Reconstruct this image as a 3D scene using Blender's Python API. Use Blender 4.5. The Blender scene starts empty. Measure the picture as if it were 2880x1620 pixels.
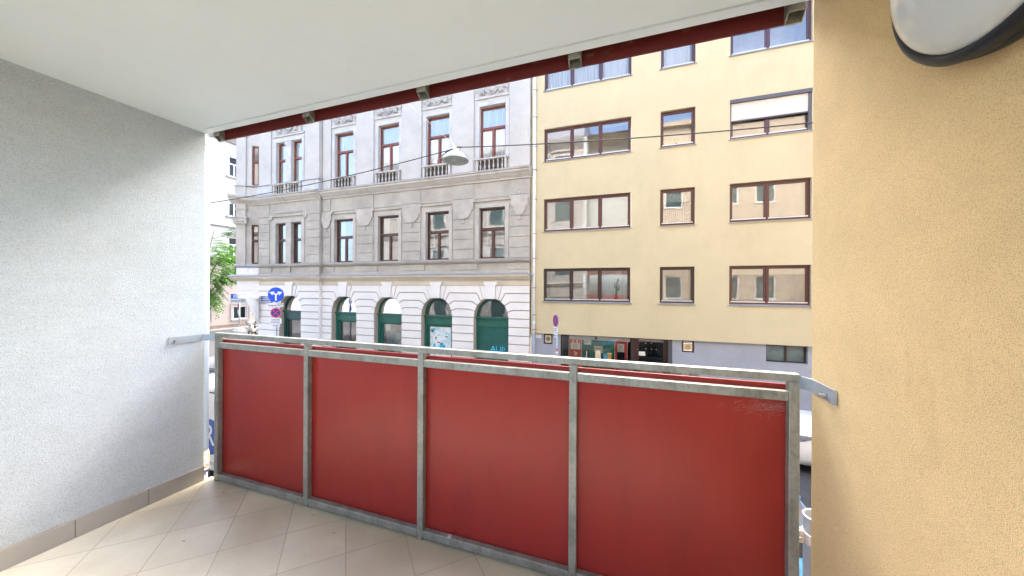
import bpy, bmesh, math, random
from mathutils import Vector, Matrix
random.seed(7)
R = math.radians
sc = bpy.context.scene
C = sc.collection

# ------------------------------------------------------------------ camera
TH, RO, CZ = R(19.045), R(0.30), 4.1
F = Vector((-math.sin(TH), math.cos(TH), 0))
R0 = Vector((math.cos(TH), math.sin(TH), 0)); U0 = Vector((0, 0, 1))
RX = R0*math.cos(RO) + U0*math.sin(RO); UX = -R0*math.sin(RO) + U0*math.cos(RO)
cam = bpy.data.cameras.new("camera"); co = bpy.data.objects.new("camera", cam); C.objects.link(co)
m = Matrix((RX, UX, -F)).transposed().to_4x4(); m.translation = (0, 0, CZ)
co.matrix_world = m
cam.sensor_width = 36; cam.lens = 952.3/2880*36; cam.shift_y = 2.7/2880
cam.clip_start = 0.02; cam.clip_end = 2000
sc.camera = co

# ------------------------------------------------------------------ light
SUN_EL, SUN_AZ = R(46), R(3)           # azimuth clockwise from +Y: over the yellow building, from the right
w = bpy.data.worlds.new("World"); sc.world = w; w.use_nodes = True
nt = w.node_tree; bg = nt.nodes["Background"]
sky = nt.nodes.new("ShaderNodeTexSky"); sky.sky_type = 'NISHITA'; sky.sun_disc = False
sky.sun_elevation = SUN_EL; sky.sun_rotation = SUN_AZ
sky.air_density = 0.8; sky.dust_density = 4.0; sky.ozone_density = 0.3
nt.links.new(sky.outputs[0], bg.inputs[0]); bg.inputs[1].default_value = 0.15
sl = bpy.data.lights.new("sun", 'SUN'); sl.energy = 0.5; sl.angle = R(14); sl.color = (1, .985, .955)
so = bpy.data.objects.new("sun", sl); C.objects.link(so)
sd = Vector((math.sin(SUN_AZ)*math.cos(SUN_EL), math.cos(SUN_AZ)*math.cos(SUN_EL), math.sin(SUN_EL)))
so.rotation_euler = sd.to_track_quat('Z', 'Y').to_euler(); so.location = (0, -20, 60)
sc.view_settings.view_transform = 'Standard'; sc.view_settings.look = 'None'
sc.view_settings.exposure = 3.4; sc.view_settings.gamma = 1

# ------------------------------------------------------------------ materials
def srgb(r, g, b):
    f = lambda c: (c/255/12.92 if c/255 <= .04045 else ((c/255+.055)/1.055)**2.4)
    return (f(r), f(g), f(b))
MC = {}
def M(name, col, rough=.8, metal=0., var=.08, scale=3., bump=0., bscale=80., stretch=(1, 1, 1), col2=None, spec=.5, mix2=(.45, .7), fine=0., stain=None):
    if name in MC: return MC[name]
    mt = bpy.data.materials.new(name); mt.use_nodes = True; MC[name] = mt
    n = mt.node_tree; N = n.nodes; L = n.links
    p = N["Principled BSDF"]; p.inputs['Roughness'].default_value = rough; p.inputs['Metallic'].default_value = metal
    p.inputs['Specular IOR Level'].default_value = spec
    tc = N.new("ShaderNodeTexCoord"); mp = N.new("ShaderNodeMapping"); mp.inputs['Scale'].default_value = stretch
    L.new(tc.outputs['Object'], mp.inputs[0])
    nz = N.new("ShaderNodeTexNoise"); nz.inputs['Scale'].default_value = scale; nz.inputs['Detail'].default_value = 6; nz.inputs['Roughness'].default_value = .65
    L.new(mp.outputs[0], nz.inputs['Vector'])
    rp = N.new("ShaderNodeValToRGB"); e = rp.color_ramp.elements
    c2 = col2 or tuple(c*(1-var*2.2) for c in col)
    if col2:
        e[0].position, e[1].position = mix2; e[0].color = (*col, 1); e[1].color = (*col2, 1)
    else:
        e[0].position, e[1].position = .3, .7; e[0].color = (*c2, 1); e[1].color = (*[min(1, c*(1+var*.6)) for c in col], 1)
    L.new(nz.outputs[0], rp.inputs[0]); out = rp.outputs[0]
    if fine:
        n3 = N.new("ShaderNodeTexNoise"); n3.inputs['Scale'].default_value = bscale; n3.inputs['Detail'].default_value = 3
        L.new(mp.outputs[0], n3.inputs['Vector'])
        r3 = N.new("ShaderNodeMapRange"); r3.inputs[1].default_value = .32; r3.inputs[2].default_value = .52; r3.inputs[3].default_value = 1-fine; r3.inputs[4].default_value = 1
        L.new(n3.outputs[0], r3.inputs[0])
        mx = N.new("ShaderNodeMix"); mx.data_type = 'RGBA'; mx.blend_type = 'MULTIPLY'; mx.inputs[0].default_value = 1
        L.new(out, mx.inputs[6]); L.new(r3.outputs[0], mx.inputs[7]); out = mx.outputs[2]
    if stain:
        sc_, st_, k_, lo_, hi_ = stain
        ms = N.new("ShaderNodeMapping"); ms.inputs['Scale'].default_value = st_; L.new(tc.outputs['Object'], ms.inputs[0])
        n4 = N.new("ShaderNodeTexNoise"); n4.inputs['Scale'].default_value = sc_; n4.inputs['Detail'].default_value = 5; n4.inputs['Roughness'].default_value = .7; L.new(ms.outputs[0], n4.inputs['Vector'])
        r4 = N.new("ShaderNodeMapRange"); r4.inputs[1].default_value = lo_; r4.inputs[2].default_value = hi_; r4.inputs[3].default_value = 0; r4.inputs[4].default_value = 1; L.new(n4.outputs[0], r4.inputs[0])
        m4 = N.new("ShaderNodeMix"); m4.data_type = 'RGBA'; m4.blend_type = 'MULTIPLY'; L.new(r4.outputs[0], m4.inputs[0]); L.new(out, m4.inputs[6]); m4.inputs[7].default_value = (*k_, 1); out = m4.outputs[2]
    L.new(out, p.inputs['Base Color'])
    if bump:
        b = N.new("ShaderNodeBump"); b.inputs['Strength'].default_value = bump; b.inputs['Distance'].default_value = .01
        n2 = N.new("ShaderNodeTexNoise"); n2.inputs['Scale'].default_value = bscale; n2.inputs['Detail'].default_value = 4
        L.new(mp.outputs[0], n2.inputs['Vector']); L.new(n2.outputs[0], b.inputs['Height']); L.new(b.outputs[0], p.inputs['Normal'])
    return mt

def glass(name, tint=(.9, .95, .95), ior=1.75, wavy=.0, base=.04, wscale=2.):
    if name in MC: return MC[name]
    mt = bpy.data.materials.new(name); mt.use_nodes = True; MC[name] = mt
    n = mt.node_tree; N = n.nodes; L = n.links; N.remove(N["Principled BSDF"])
    t = N.new("ShaderNodeBsdfTransparent"); t.inputs[0].default_value = (*tint, 1)
    g = N.new("ShaderNodeBsdfGlossy"); g.inputs['Roughness'].default_value = .012; g.inputs[0].default_value = (.96, .98, 1, 1)
    fr = N.new("ShaderNodeFresnel"); fr.inputs[0].default_value = ior
    ad = N.new("ShaderNodeMath"); ad.operation = 'ADD'; ad.use_clamp = True; ad.inputs[1].default_value = base
    mx = N.new("ShaderNodeMixShader")
    L.new(fr.outputs[0], ad.inputs[0]); L.new(ad.outputs[0], mx.inputs[0]); L.new(t.outputs[0], mx.inputs[1]); L.new(g.outputs[0], mx.inputs[2])
    L.new(mx.outputs[0], N["Material Output"].inputs[0])
    if wavy:
        tc = N.new("ShaderNodeTexCoord"); nz = N.new("ShaderNodeTexNoise"); nz.inputs['Scale'].default_value = wscale; nz.inputs['Detail'].default_value = 1
        b = N.new("ShaderNodeBump"); b.inputs['Strength'].default_value = wavy; b.inputs['Distance'].default_value = .05
        L.new(tc.outputs['Object'], nz.inputs['Vector']); L.new(nz.outputs[0], b.inputs['Height'])
        L.new(b.outputs[0], g.inputs['Normal']); L.new(b.outputs[0], fr.inputs['Normal'])
    return mt

# ------------------------------------------------------------------ mesh builder
class MB:
    def __init__(s, X=None): s.v = []; s.f = []; s.X = X
    def add(s, vs, fs):
        o = len(s.v)
        s.v += [tuple(s.X @ Vector(v)) if s.X else tuple(v) for v in vs]; s.f += [tuple(i+o for i in f) for f in fs]
        return s
    def box(s, x0, x1, y0, y1, z0, z1):
        if x0 > x1: x0, x1 = x1, x0
        if y0 > y1: y0, y1 = y1, y0
        if z0 > z1: z0, z1 = z1, z0
        return s.add([(x0,y0,z0),(x1,y0,z0),(x1,y1,z0),(x0,y1,z0),(x0,y0,z1),(x1,y0,z1),(x1,y1,z1),(x0,y1,z1)],
                     [(0,3,2,1),(4,5,6,7),(0,1,5,4),(1,2,6,5),(2,3,7,6),(3,0,4,7)])
    def quad(s, a, b, c, d): return s.add([a,b,c,d], [(0,1,2,3)])
    def prism(s, poly, y0, y1):            # poly in (x,z), extruded along y; counter-clockwise seen from -y
        n = len(poly); a = sum(poly[i][0]*poly[(i+1)%n][1]-poly[(i+1)%n][0]*poly[i][1] for i in range(n))
        if a < 0: poly = poly[::-1]
        vs = [(x,y0,z) for x,z in poly]+[(x,y1,z) for x,z in poly]
        return s.add(vs, [tuple(range(n)), tuple(range(2*n-1, n-1, -1))]+[(i, i+n, (i+1)%n+n, (i+1)%n) for i in range(n)])
    def profile(s, prof, x0, x1):          # prof in (y,z), extruded along x
        n = len(prof)
        vs = [(x0,y,z) for y,z in prof]+[(x1,y,z) for y,z in prof]
        return s.add(vs, [tuple(range(n)), tuple(range(2*n-1, n-1, -1))]+[(i, i+n, (i+1)%n+n, (i+1)%n) for i in range(n)])
    def tube(s, pts, r, n=8, cap=True):
        pts = [Vector(p) for p in pts]; rings = []; o = []
        for i, p in enumerate(pts):
            d = (pts[min(i+1, len(pts)-1)]-pts[max(i-1, 0)]).normalized()
            a = d.orthogonal().normalized() if i == 0 else (A - d*A.dot(d)).normalized()
            A = a; b = d.cross(a); rr = r[i] if isinstance(r, (list, tuple)) else r
            o += [p+(a*math.cos(2*math.pi*k/n)+b*math.sin(2*math.pi*k/n))*rr for k in range(n)]
        fs = [(i*n+k, i*n+(k+1)%n, (i+1)*n+(k+1)%n, (i+1)*n+k) for i in range(len(pts)-1) for k in range(n)]
        if cap: fs += [tuple(range(n-1, -1, -1)), tuple(range((len(pts)-1)*n, len(pts)*n))]
        return s.add(o, fs)
    def lathe(s, prof, c, axis='Z', n=24):   # prof: (r,h)
        ax = {'Z': lambda r,a,h: (r*math.cos(a), r*math.sin(a), h), 'Y': lambda r,a,h: (r*math.cos(a), h, -r*math.sin(a)), 'X': lambda r,a,h: (h, r*math.cos(a), r*math.sin(a))}[axis]
        vs = []
        for r, h in prof:
            for k in range(n):
                q = ax(max(r, 1e-5), 2*math.pi*k/n, h); vs.append((q[0]+c[0], q[1]+c[1], q[2]+c[2]))
        return s.add(vs, [(i*n+k, i*n+(k+1)%n, (i+1)*n+(k+1)%n, (i+1)*n+k) for i in range(len(prof)-1) for k in range(n)])
    def torus(s, c, Rr, r, axis='Y', n=24, k=6, a0=0, a1=2*math.pi):
        pts = []
        cnt = n if abs(a1-a0-2*math.pi) > 1e-6 else n+1
        for i in range(cnt):
            a = a0+(a1-a0)*i/(n if cnt == n+1 else n-1); q = (Rr*math.cos(a), Rr*math.sin(a))
            pts.append({'Y': (c[0]+q[0], c[1], c[2]+q[1]), 'Z': (c[0]+q[0], c[1]+q[1], c[2]), 'X': (c[0], c[1]+q[0], c[2]+q[1])}[axis])
        return s.tube(pts, r, k, cap=cnt == n)
    def wall(s, x0, x1, z0, z1, y, holes, depth):   # wall facing -y with rectangular openings and reveals
        xs = sorted({x0, x1, *[h[0] for h in holes], *[h[1] for h in holes]}); zs = sorted({z0, z1, *[h[2] for h in holes], *[h[3] for h in holes]})
        xs = [x for x in xs if x0 <= x <= x1]; zs = [z for z in zs if z0 <= z <= z1]
        for a, b in zip(xs, xs[1:]):
            for c, d in zip(zs, zs[1:]):
                mx, mz = (a+b)/2, (c+d)/2
                if not any(h[0] < mx < h[1] and h[2] < mz < h[3] for h in holes):
                    s.quad((a,y,c),(b,y,c),(b,y,d),(a,y,d))
        for a, b, c, d in holes:
            q = y+depth
            s.quad((a,y,c),(a,q,c),(b,q,c),(b,y,c)); s.quad((a,y,d),(b,y,d),(b,q,d),(a,q,d))
            s.quad((a,y,c),(a,y,d),(a,q,d),(a,q,c)); s.quad((b,y,c),(b,q,c),(b,q,d),(b,y,d))
        return s
    def room(s, x0, x1, y0, y1, z0, z1):     # inward box open at y0
        s.quad((x0,y1,z0),(x1,y1,z0),(x1,y1,z1),(x0,y1,z1)); s.quad((x0,y0,z0),(x0,y1,z0),(x0,y1,z1),(x0,y0,z1))
        s.quad((x1,y0,z0),(x1,y0,z1),(x1,y1,z1),(x1,y1,z0)); s.quad((x0,y0,z0),(x1,y0,z0),(x1,y1,z0),(x0,y1,z0))
        return s.quad((x0,y0,z1),(x0,y1,z1),(x1,y1,z1),(x1,y0,z1))
    def build(s, name, mat, parent=None, smooth=False, bevel=0, fix=False):
        me = bpy.data.meshes.new(name); me.from_pydata(s.v, [], s.f); me.update()
        if fix:
            bm = bmesh.new(); bm.from_mesh(me); bmesh.ops.remove_doubles(bm, verts=bm.verts, dist=1e-5); bmesh.ops.recalc_face_normals(bm, faces=bm.faces); bm.to_mesh(me); bm.free()
        o = bpy.data.objects.new(name, me); C.objects.link(o); me.materials.append(mat)
        if smooth: me.polygons.foreach_set('use_smooth', [True]*len(me.polygons))
        if bevel:
            b = o.modifiers.new('bevel', 'BEVEL'); b.width = bevel; b.segments = 2; b.limit_method = 'ANGLE'; b.angle_limit = R(40)
        if parent: o.parent = parent
        return o
def tag(o, label=None, cat=None, group=None, kind=None):
    for k, v in (('label', label), ('category', cat), ('group', group), ('kind', kind)):
        if v: o[k] = v
    return o
def thing(name, label, cat, group=None):
    o = bpy.data.objects.new(name, None); C.objects.link(o); o.empty_display_size = .2
    return tag(o, label, cat, group)
def kidsof(o): return [c for c in C.objects if c.parent == o]
def copy_tree(o, parent=None, off=(0, 0, 0)):
    c = o.copy(); C.objects.link(c); c.parent = parent
    c.location = o.location+Vector(off)
    for ch in kidsof(o): copy_tree(ch, c)
    return c
def text_mesh(s, size, X, mat, name, parent, ext=.002, align='CENTER', squeeze=1.):
    cu = bpy.data.curves.new(name, 'FONT'); cu.body = s; cu.size = size; cu.align_x = align; cu.align_y = 'CENTER'; cu.extrude = ext; cu.resolution_u = 3
    t = bpy.data.objects.new(name, cu); C.objects.link(t); bpy.context.view_layer.update()
    me = bpy.data.meshes.new_from_object(t.evaluated_get(bpy.context.evaluated_depsgraph_get()))
    C.objects.unlink(t); bpy.data.objects.remove(t); bpy.data.curves.remove(cu)
    S = Matrix.Diagonal((squeeze, 1, 1, 1))
    me.transform(X @ Matrix.Rotation(R(90), 4, 'X') @ S)
    me.materials.clear(); me.materials.append(mat)
    o = bpy.data.objects.new(name, me); C.objects.link(o); o.parent = parent
    return o
def frame_at(p, n):          # local x right, -y towards viewer (normal n), z up
    n = Vector(n).normalized(); x = Vector((0,0,1)).cross(-n).normalized() ; y = -n
    x = y.cross(Vector((0,0,1))).normalized()
    Mx = Matrix((x, y, Vector((0,0,1)))).transposed().to_4x4(); Mx.translation = p
    return Mx

# =================================================================== MATERIALS
m_asph = M('asphalt', (.06,.06,.062), .9, var=.15, scale=4, bump=.3, bscale=120, fine=.25)
m_pave = M('paving', (.20,.195,.185), .9, var=.12, scale=2, bump=.15, bscale=60, fine=.12)
m_kerb = M('kerb_stone', (.28,.275,.26), .85, var=.12, scale=5)
m_line = M('road_paint', (.7,.7,.68), .8, var=.1)
m_ground = M('ground_earth', (.14,.135,.12), .95)
m_plasw = M('white_roughcast', (.595,.64,.635), .95, var=.03, scale=7, bump=.5, bscale=330, fine=.36, stretch=(.7,.7,1.3), stain=(1.3, (1,1,.7), (.90,.89,.86), .5, .75))
m_plast = M('ochre_roughcast', (.755,.535,.255), .95, var=.05, scale=3, bump=.4, bscale=520, fine=.36, stain=(2.2, (1,1.6,.5), (.80,.74,.66), .58, .80))
m_tan = M('tan_plaster', (.56,.47,.35), .95, var=.05, scale=3, bump=.2, bscale=90)
m_ceil = M('ceiling_paint', (.865,.93,.915), .9, var=.015, scale=2, bump=.05, bscale=14, stain=(34, (1,1,1), (.72,.71,.68), .70, .76))
m_skirt = M('skirting_tile', (.43,.395,.33), .55, var=.06, scale=6)
m_grout = M('grout', (.36,.31,.25), .9)
m_galv = M('galvanised_steel', (.34,.335,.285), .42, .4, var=.2, scale=9, col2=(.20,.195,.16), bump=.04, bscale=60, fine=.2, stretch=(1,1,.6))
m_galvb = M('zinc_strap', (.42,.46,.48), .45, .5, var=.08, scale=10)
m_red = M('red_panel', (.31,.018,.012), .30, var=.045, scale=6, stretch=(1,1,.12), fine=.05, bscale=25, spec=.5, stain=(1.6, (1,1,.8), (.86,.82,.82), .5, .74))
m_redf = M('red_panel_worn', (.16,.018,.014), .5, var=.15, scale=14, col2=(.26,.13,.075), mix2=(.63,.72), stretch=(.6,1,1))
m_pvc = M('grey_plastic_pipe', (.62,.68,.71), .35, var=.05)
m_pvcw = M('white_plastic_pipe', (.8,.82,.83), .4, var=.03)
m_steel = M('steel', (.5,.5,.48), .3, .9, var=.1, scale=20)
m_orange = M('orange_label', (.85,.50,.20), .5, col2=(.85,.78,.66), scale=40, mix2=(.48,.52))
m_black = M('black_plastic', (.008,.008,.009), .42, var=.1)
m_opal = M('opal_glass', (.58,.60,.57), .09, var=.01, spec=.6)
m_web = M('cobweb_silk', (.50,.40,.38), .9)
m_leafdry = M('dry_leaf_brown', (.42,.28,.15), .9)
m_yel = M('yellow_plaster', (.53,.46,.295), .95, var=.04, scale=.6, bump=.12, bscale=40, fine=.06, stain=(1.1, (1.4,1,.35), (.94,.92,.90), .52, .74))
m_blue = M('blue_grey_plaster', (.32,.345,.40), .9, var=.05, scale=1.5, bump=.1, bscale=40)
m_bfr = M('red_brown_frame', (.075,.017,.014), .4, var=.1)
m_bfr2 = M('dark_brown_frame', (.040,.018,.014), .4, var=.1)
m_bfr3 = M('plum_frame', (.07,.03,.045), .4, var=.1)
m_sill = M('sill_metal', (.25,.28,.32), .4, .3, var=.06)
m_alu = M('pale_aluminium', (.62,.62,.60), .4, .2, var=.05)
m_dgrey = M('dark_grey_metal', (.07,.072,.085), .45, var=.06)
m_shut = M('roller_shutter_slats', (.60,.56,.51), .6, var=.03)
m_room = M('room_wall', (.50,.47,.43), .9)
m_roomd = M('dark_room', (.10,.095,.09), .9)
m_curt = M('white_curtain', (.50,.545,.59), .9, var=.05, scale=4, stretch=(3,1,.2))
m_blind = M('pale_blind', (.55,.53,.48), .8, var=.04)
m_lace = M('lace_curtain', (.45,.44,.41), .9, var=.2, scale=18)
m_st1 = M('grey_stucco', (.42,.392,.34), .95, var=.12, scale=1.1, bump=.12, bscale=30, fine=.08)
m_st1b = M('grey_stucco_trim', (.45,.42,.37), .95, var=.12, scale=1.6)
m_st2 = M('white_stucco', (.485,.47,.435), .95, var=.07, scale=1.2, bump=.15, bscale=25, fine=.05)
m_st2b = M('white_stucco_trim', (.50,.50,.50), .95, var=.10, scale=2.5)
m_orn = M('relief_stucco', (.46,.45,.43), .95, var=.15, scale=6)
m_corn = M('stained_cornice', (.46,.445,.42), .95, scale=1.6, col2=(.36,.31,.24), mix2=(.5,.72), stretch=(1,1,.7))
m_gf = M('ground_floor_stucco', (.73,.71,.68), .92, var=.03, scale=1.2)
m_gfb = M('tan_groove_shade', (.40,.34,.27), .95, var=.05)  # shadow tone of the grooves, put into the colour of the backing wall
m_frz = M('cream_frieze', (.58,.53,.44), .95, var=.06, scale=1.5)
m_zinc = M('zinc_sheet', (.40,.43,.48), .5, .3, var=.08)
m_wood = M('red_brown_wood', (.20,.052,.026), .45, var=.2, scale=6)
m_woodd = M('dark_brown_wood', (.070,.024,.018), .45, var=.15, scale=6)
m_green = M('green_shopfront', (.012,.115,.085), .45, var=.1, scale=4)
m_gdark = M('dark_green_shopfront', (.010,.062,.058), .4, var=.1)
m_pale = M('pale_render', (.40,.39,.375), .95, var=.02)
m_pink = M('pink_render', (.38,.315,.275), .95, var=.03)
m_palet = M('pale_trim', (.30,.275,.24), .95, var=.05)
m_wfr = M('white_frame', (.8,.8,.78), .4, var=.02)
m_plinth = M('stone_plinth', (.26,.20,.15), .9, var=.2, scale=1.2, stretch=(1,1,3))
m_shaft = M('sign_post_steel', (.34,.42,.46), .5, .3, var=.1)
m_sblue = M('sign_blue', (.0,.075,.62), .45, var=.01)
m_sdblue = M('sign_dark_blue', (.012,.045,.28), .45, var=.02)
m_swh = M('sign_white', (.74,.77,.80), .5, var=.02)
m_sred = M('sign_red', (.60,.04,.075), .45, var=.02)
m_sblk = M('sign_black', (.03,.03,.035), .6)
m_stk = M('sticker_red', (.75,.03,.02), .5)
m_cable = M('cable_black', (.02,.02,.022), .6)
m_wire = M('steel_wire', (.55,.55,.55), .5, .3)
m_lampm = M('spun_aluminium', (.42,.47,.52), .25, .45, var=.04)
m_lampw = M('lamp_rim', (.42,.41,.37), .5, var=.05)
m_lens = M('frosted_lens', (.38,.41,.36), .15, var=.15, scale=8)
m_cw = M('white_car_paint', (.76,.79,.82), .25, var=.01); m_cd = M('dark_car_paint', (.012,.014,.022), .15, var=.02)
m_cb = M('light_blue_car_paint', (.12,.42,.68), .2, var=.02); m_cg = M('car_glass', (.02,.025,.03), .05, spec=.8)
m_tyre = M('tyre_rubber', (.02,.02,.02), .85); m_rim = M('wheel_rim', (.45,.45,.47), .3, .8)
m_lite = M('headlight_lens', (.35,.38,.42), .06, .3, var=.3, scale=12); m_tail = M('tail_light_red', (.35,.01,.01), .2)
m_cblk = M('car_black_trim', (.015,.015,.016), .5)
m_bark = M('bark', (.10,.075,.05), .95, var=.2, scale=8)
m_pred = M('poster_red', (.62,.04,.02), .5, var=.03); m_por = M('poster_orange_red', (.60,.10,.05), .5, var=.06)
m_pgrn = M('display_board_green', (.03,.20,.15), .55, var=.08); m_paper = M('paper', (.66,.65,.60), .8, var=.03); m_card = M('cream_card', (.62,.52,.36), .8, var=.04)
m_tape = M('poster_pale_blue', (.42,.60,.66), .7, scale=5, col2=(.72,.76,.76), mix2=(.42,.6)); m_cyan = M('poster_cyan', (.03,.42,.68), .6); m_spray = M('cyan_spray_paint', (.04,.52,.85), .7)
m_beige = M('beige_plastic', (.66,.56,.40), .5); m_bush = M('cactus_green', (.045,.10,.04), .7)
m_terra = M('terracotta', (.40,.16,.08), .85); m_ykl = M('sticker_yellow', (.80,.66,.02), .6)
m_gold = M('honey_wood', (.55,.30,.06), .5)
g_new = glass('window_glass', (.93,.95,.95), 1.7, .035, .10, 1.3)
g_far = glass('far_window_glass', (.8,.85,.86), 1.25, .03, .0, 1.3)
g_top = glass('upper_window_glass', (.95,.97,1), 1.5, .03, .0, 1.3)
g_old = glass('old_window_glass', (.92,.95,.96), 1.7, .05, .12, 2.2)
g_shop = glass('shop_glass', (.92,.95,.94), 1.55, .03, .05, 1.)
g_dark = glass('dark_door_glass', (.35,.37,.40), 1.9, .02, .16, 1.)

def tile_mat():
    mt = bpy.data.materials.new('floor_tiles'); mt.use_nodes = True; n = mt.node_tree; N = n.nodes; L = n.links; p = N["Principled BSDF"]
    p.inputs['Roughness'].default_value = .42
    tc = N.new("ShaderNodeTexCoord"); mp = N.new("ShaderNodeMapping"); mp.vector_type = 'POINT'
    mp.inputs['Rotation'].default_value = (0, 0, R(-45)); L.new(tc.outputs['Object'], mp.inputs[0])
    sx = N.new("ShaderNodeSeparateXYZ"); L.new(mp.outputs[0], sx.inputs[0])
    def op(o, a, b=None, c=None):
        q = N.new("ShaderNodeMath"); q.operation = o
        for i, v in enumerate((a, b, c)):
            if v is None: continue
            if isinstance(v, (int, float)): q.inputs[i].default_value = v
            else: L.new(v, q.inputs[i])
        return q.outputs[0]
    T = .3108; ds = []; cs = []
    # rotated x' = (x+y)/sqrt2, y' = (y-x)/sqrt2 ; joints: x' = k*T, -y' = k*T + .1445
    for s_, off in ((sx.outputs[0], 0.), (op('MULTIPLY', sx.outputs[1], -1.), .1445)):
        q = op('DIVIDE', op('SUBTRACT', s_, off), T); fr = op('FRACT', q)
        ds.append(op('ABSOLUTE', op('SUBTRACT', fr, .5))); cs.append(op('FLOOR', q))
    mxd = op('MAXIMUM', ds[0], ds[1]); g = op('GREATER_THAN', mxd, .5-.0032/T/2*1.3)
    wn = N.new("ShaderNodeTexWhiteNoise"); cb = N.new("ShaderNodeCombineXYZ"); L.new(cs[0], cb.inputs[0]); L.new(cs[1], cb.inputs[1]); L.new(cb.outputs[0], wn.inputs[0])
    nz = N.new("ShaderNodeTexNoise"); nz.inputs['Scale'].default_value = 3.5; nz.inputs['Detail'].default_value = 7; L.new(tc.outputs['Object'], nz.inputs[0])
    rp = N.new("ShaderNodeValToRGB"); e = rp.color_ramp.elements; e[0].position = .35; e[1].position = .68
    e[0].color = (.53,.485,.37,1); e[1].color = (.64,.605,.485,1); L.new(nz.outputs[0], rp.inputs[0])
    hv = N.new("ShaderNodeHueSaturation"); L.new(rp.outputs[0], hv.inputs['Color']); L.new(op('MULTIPLY_ADD', wn.outputs[0], .10, .93), hv.inputs['Value'])
    nf = N.new("ShaderNodeTexNoise"); nf.inputs['Scale'].default_value = 240; L.new(tc.outputs['Object'], nf.inputs[0])
    ms = N.new("ShaderNodeMix"); ms.data_type = 'RGBA'; ms.blend_type = 'MULTIPLY'; ms.inputs[0].default_value = 1
    L.new(hv.outputs[0], ms.inputs[6]); L.new(op('MULTIPLY_ADD', nf.outputs[0], .3, .82), ms.inputs[7])
    # brown grime collected along the railing
    so = N.new("ShaderNodeSeparateXYZ"); L.new(tc.outputs['Object'], so.inputs[0])
    nd = N.new("ShaderNodeTexNoise"); nd.inputs['Scale'].default_value = 5; nd.inputs['Detail'].default_value = 8; nd.inputs['Roughness'].default_value = .75; L.new(tc.outputs['Object'], nd.inputs[0])
    band = N.new("ShaderNodeMapRange"); band.inputs[1].default_value = 1.02; band.inputs[2].default_value = 1.62; band.inputs[3].default_value = 0; band.inputs[4].default_value = 1; L.new(so.outputs[1], band.inputs[0])
    dm = op('MULTIPLY', band.outputs[0], op('MULTIPLY_ADD', nd.outputs[0], 1.5, -.15)); dm_ = N.new("ShaderNodeClamp"); L.new(dm, dm_.inputs[0])
    dx = N.new("ShaderNodeMix"); dx.data_type = 'RGBA'; dx.blend_type = 'MULTIPLY'; L.new(dm_.outputs[0], dx.inputs[0]); L.new(ms.outputs[2], dx.inputs[6]); dx.inputs[7].default_value = (1,.86,.70,1)
    ms = dx
    mx = N.new("ShaderNodeMix"); mx.data_type = 'RGBA'; L.new(g, mx.inputs[0]); L.new(ms.outputs[2], mx.inputs[6]); mx.inputs[7].default_value = (.36,.30,.22,1)
    L.new(mx.outputs[2], p.inputs['Base Color'])
    b = N.new("ShaderNodeBump"); b.inputs['Strength'].default_value = .5; b.inputs['Distance'].default_value = .002; b.invert = True
    L.new(g, b.inputs['Height']); L.new(b.outputs[0], p.inputs['Normal'])
    return mt
def leaf_mat(name, a, b):
    mt = bpy.data.materials.new(name); mt.use_nodes = True; n = mt.node_tree; N = n.nodes; L = n.links; p = N["Principled BSDF"]
    gi = N.new("ShaderNodeNewGeometry"); rp = N.new("ShaderNodeValToRGB"); rp.color_ramp.elements[0].color = (*a, 1); rp.color_ramp.elements[1].color = (*b, 1)
    L.new(gi.outputs['Random Per Island'], rp.inputs[0]); L.new(rp.outputs[0], p.inputs['Base Color']); p.inputs['Roughness'].default_value = .55
    t = N.new("ShaderNodeBsdfTranslucent"); L.new(rp.outputs[0], t.inputs[0]); mx = N.new("ShaderNodeMixShader"); mx.inputs[0].default_value = .4
    L.new(p.outputs[0], mx.inputs[1]); L.new(t.outputs[0], mx.inputs[2]); L.new(mx.outputs[0], N["Material Output"].inputs[0])
    return mt

# =================================================================== SETTING: ground, street
MB().box(-150,150,-120,150,-.3,-.16).build('ground', m_ground)['kind'] = 'structure'
r_ = MB().box(-150,150,4.55,11.0,-.12,0); r_.box(-37,-22.8,11.0,110,-.12,0.001).build('road', m_asph)['kind'] = 'structure'
def pavement(name, rects):
    b = MB()
    for x0,x1,y0,y1 in rects: b.box(x0,x1,y0,y1,-.12,.12)
    o = b.build(name, m_pave); o['kind'] = 'structure'; return o
pavement('near_pavement', [(-150,150,1.0,4.40)])
pavement('far_pavement', [(-22.6,150,11.15,14.2),(-150,-39,11.15,14.2)])
pavement('side_pavement', [(-22.6,-20,14.2,110),(-150,-36.2,14.2,110)])
k = MB()
for x0,x1,y0,y1 in [(-150,150,4.40,4.55),(-22.6,150,11.0,11.15),(-150,-36.2,11.0,11.15)]:
    x = x0
    while x < x1:
        e = min(x+1.0, x1); k.box(x+.004, e-.004, y0, y1, -.1, .123); x = e
k.build('kerb', m_kerb)['kind'] = 'structure'

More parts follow.
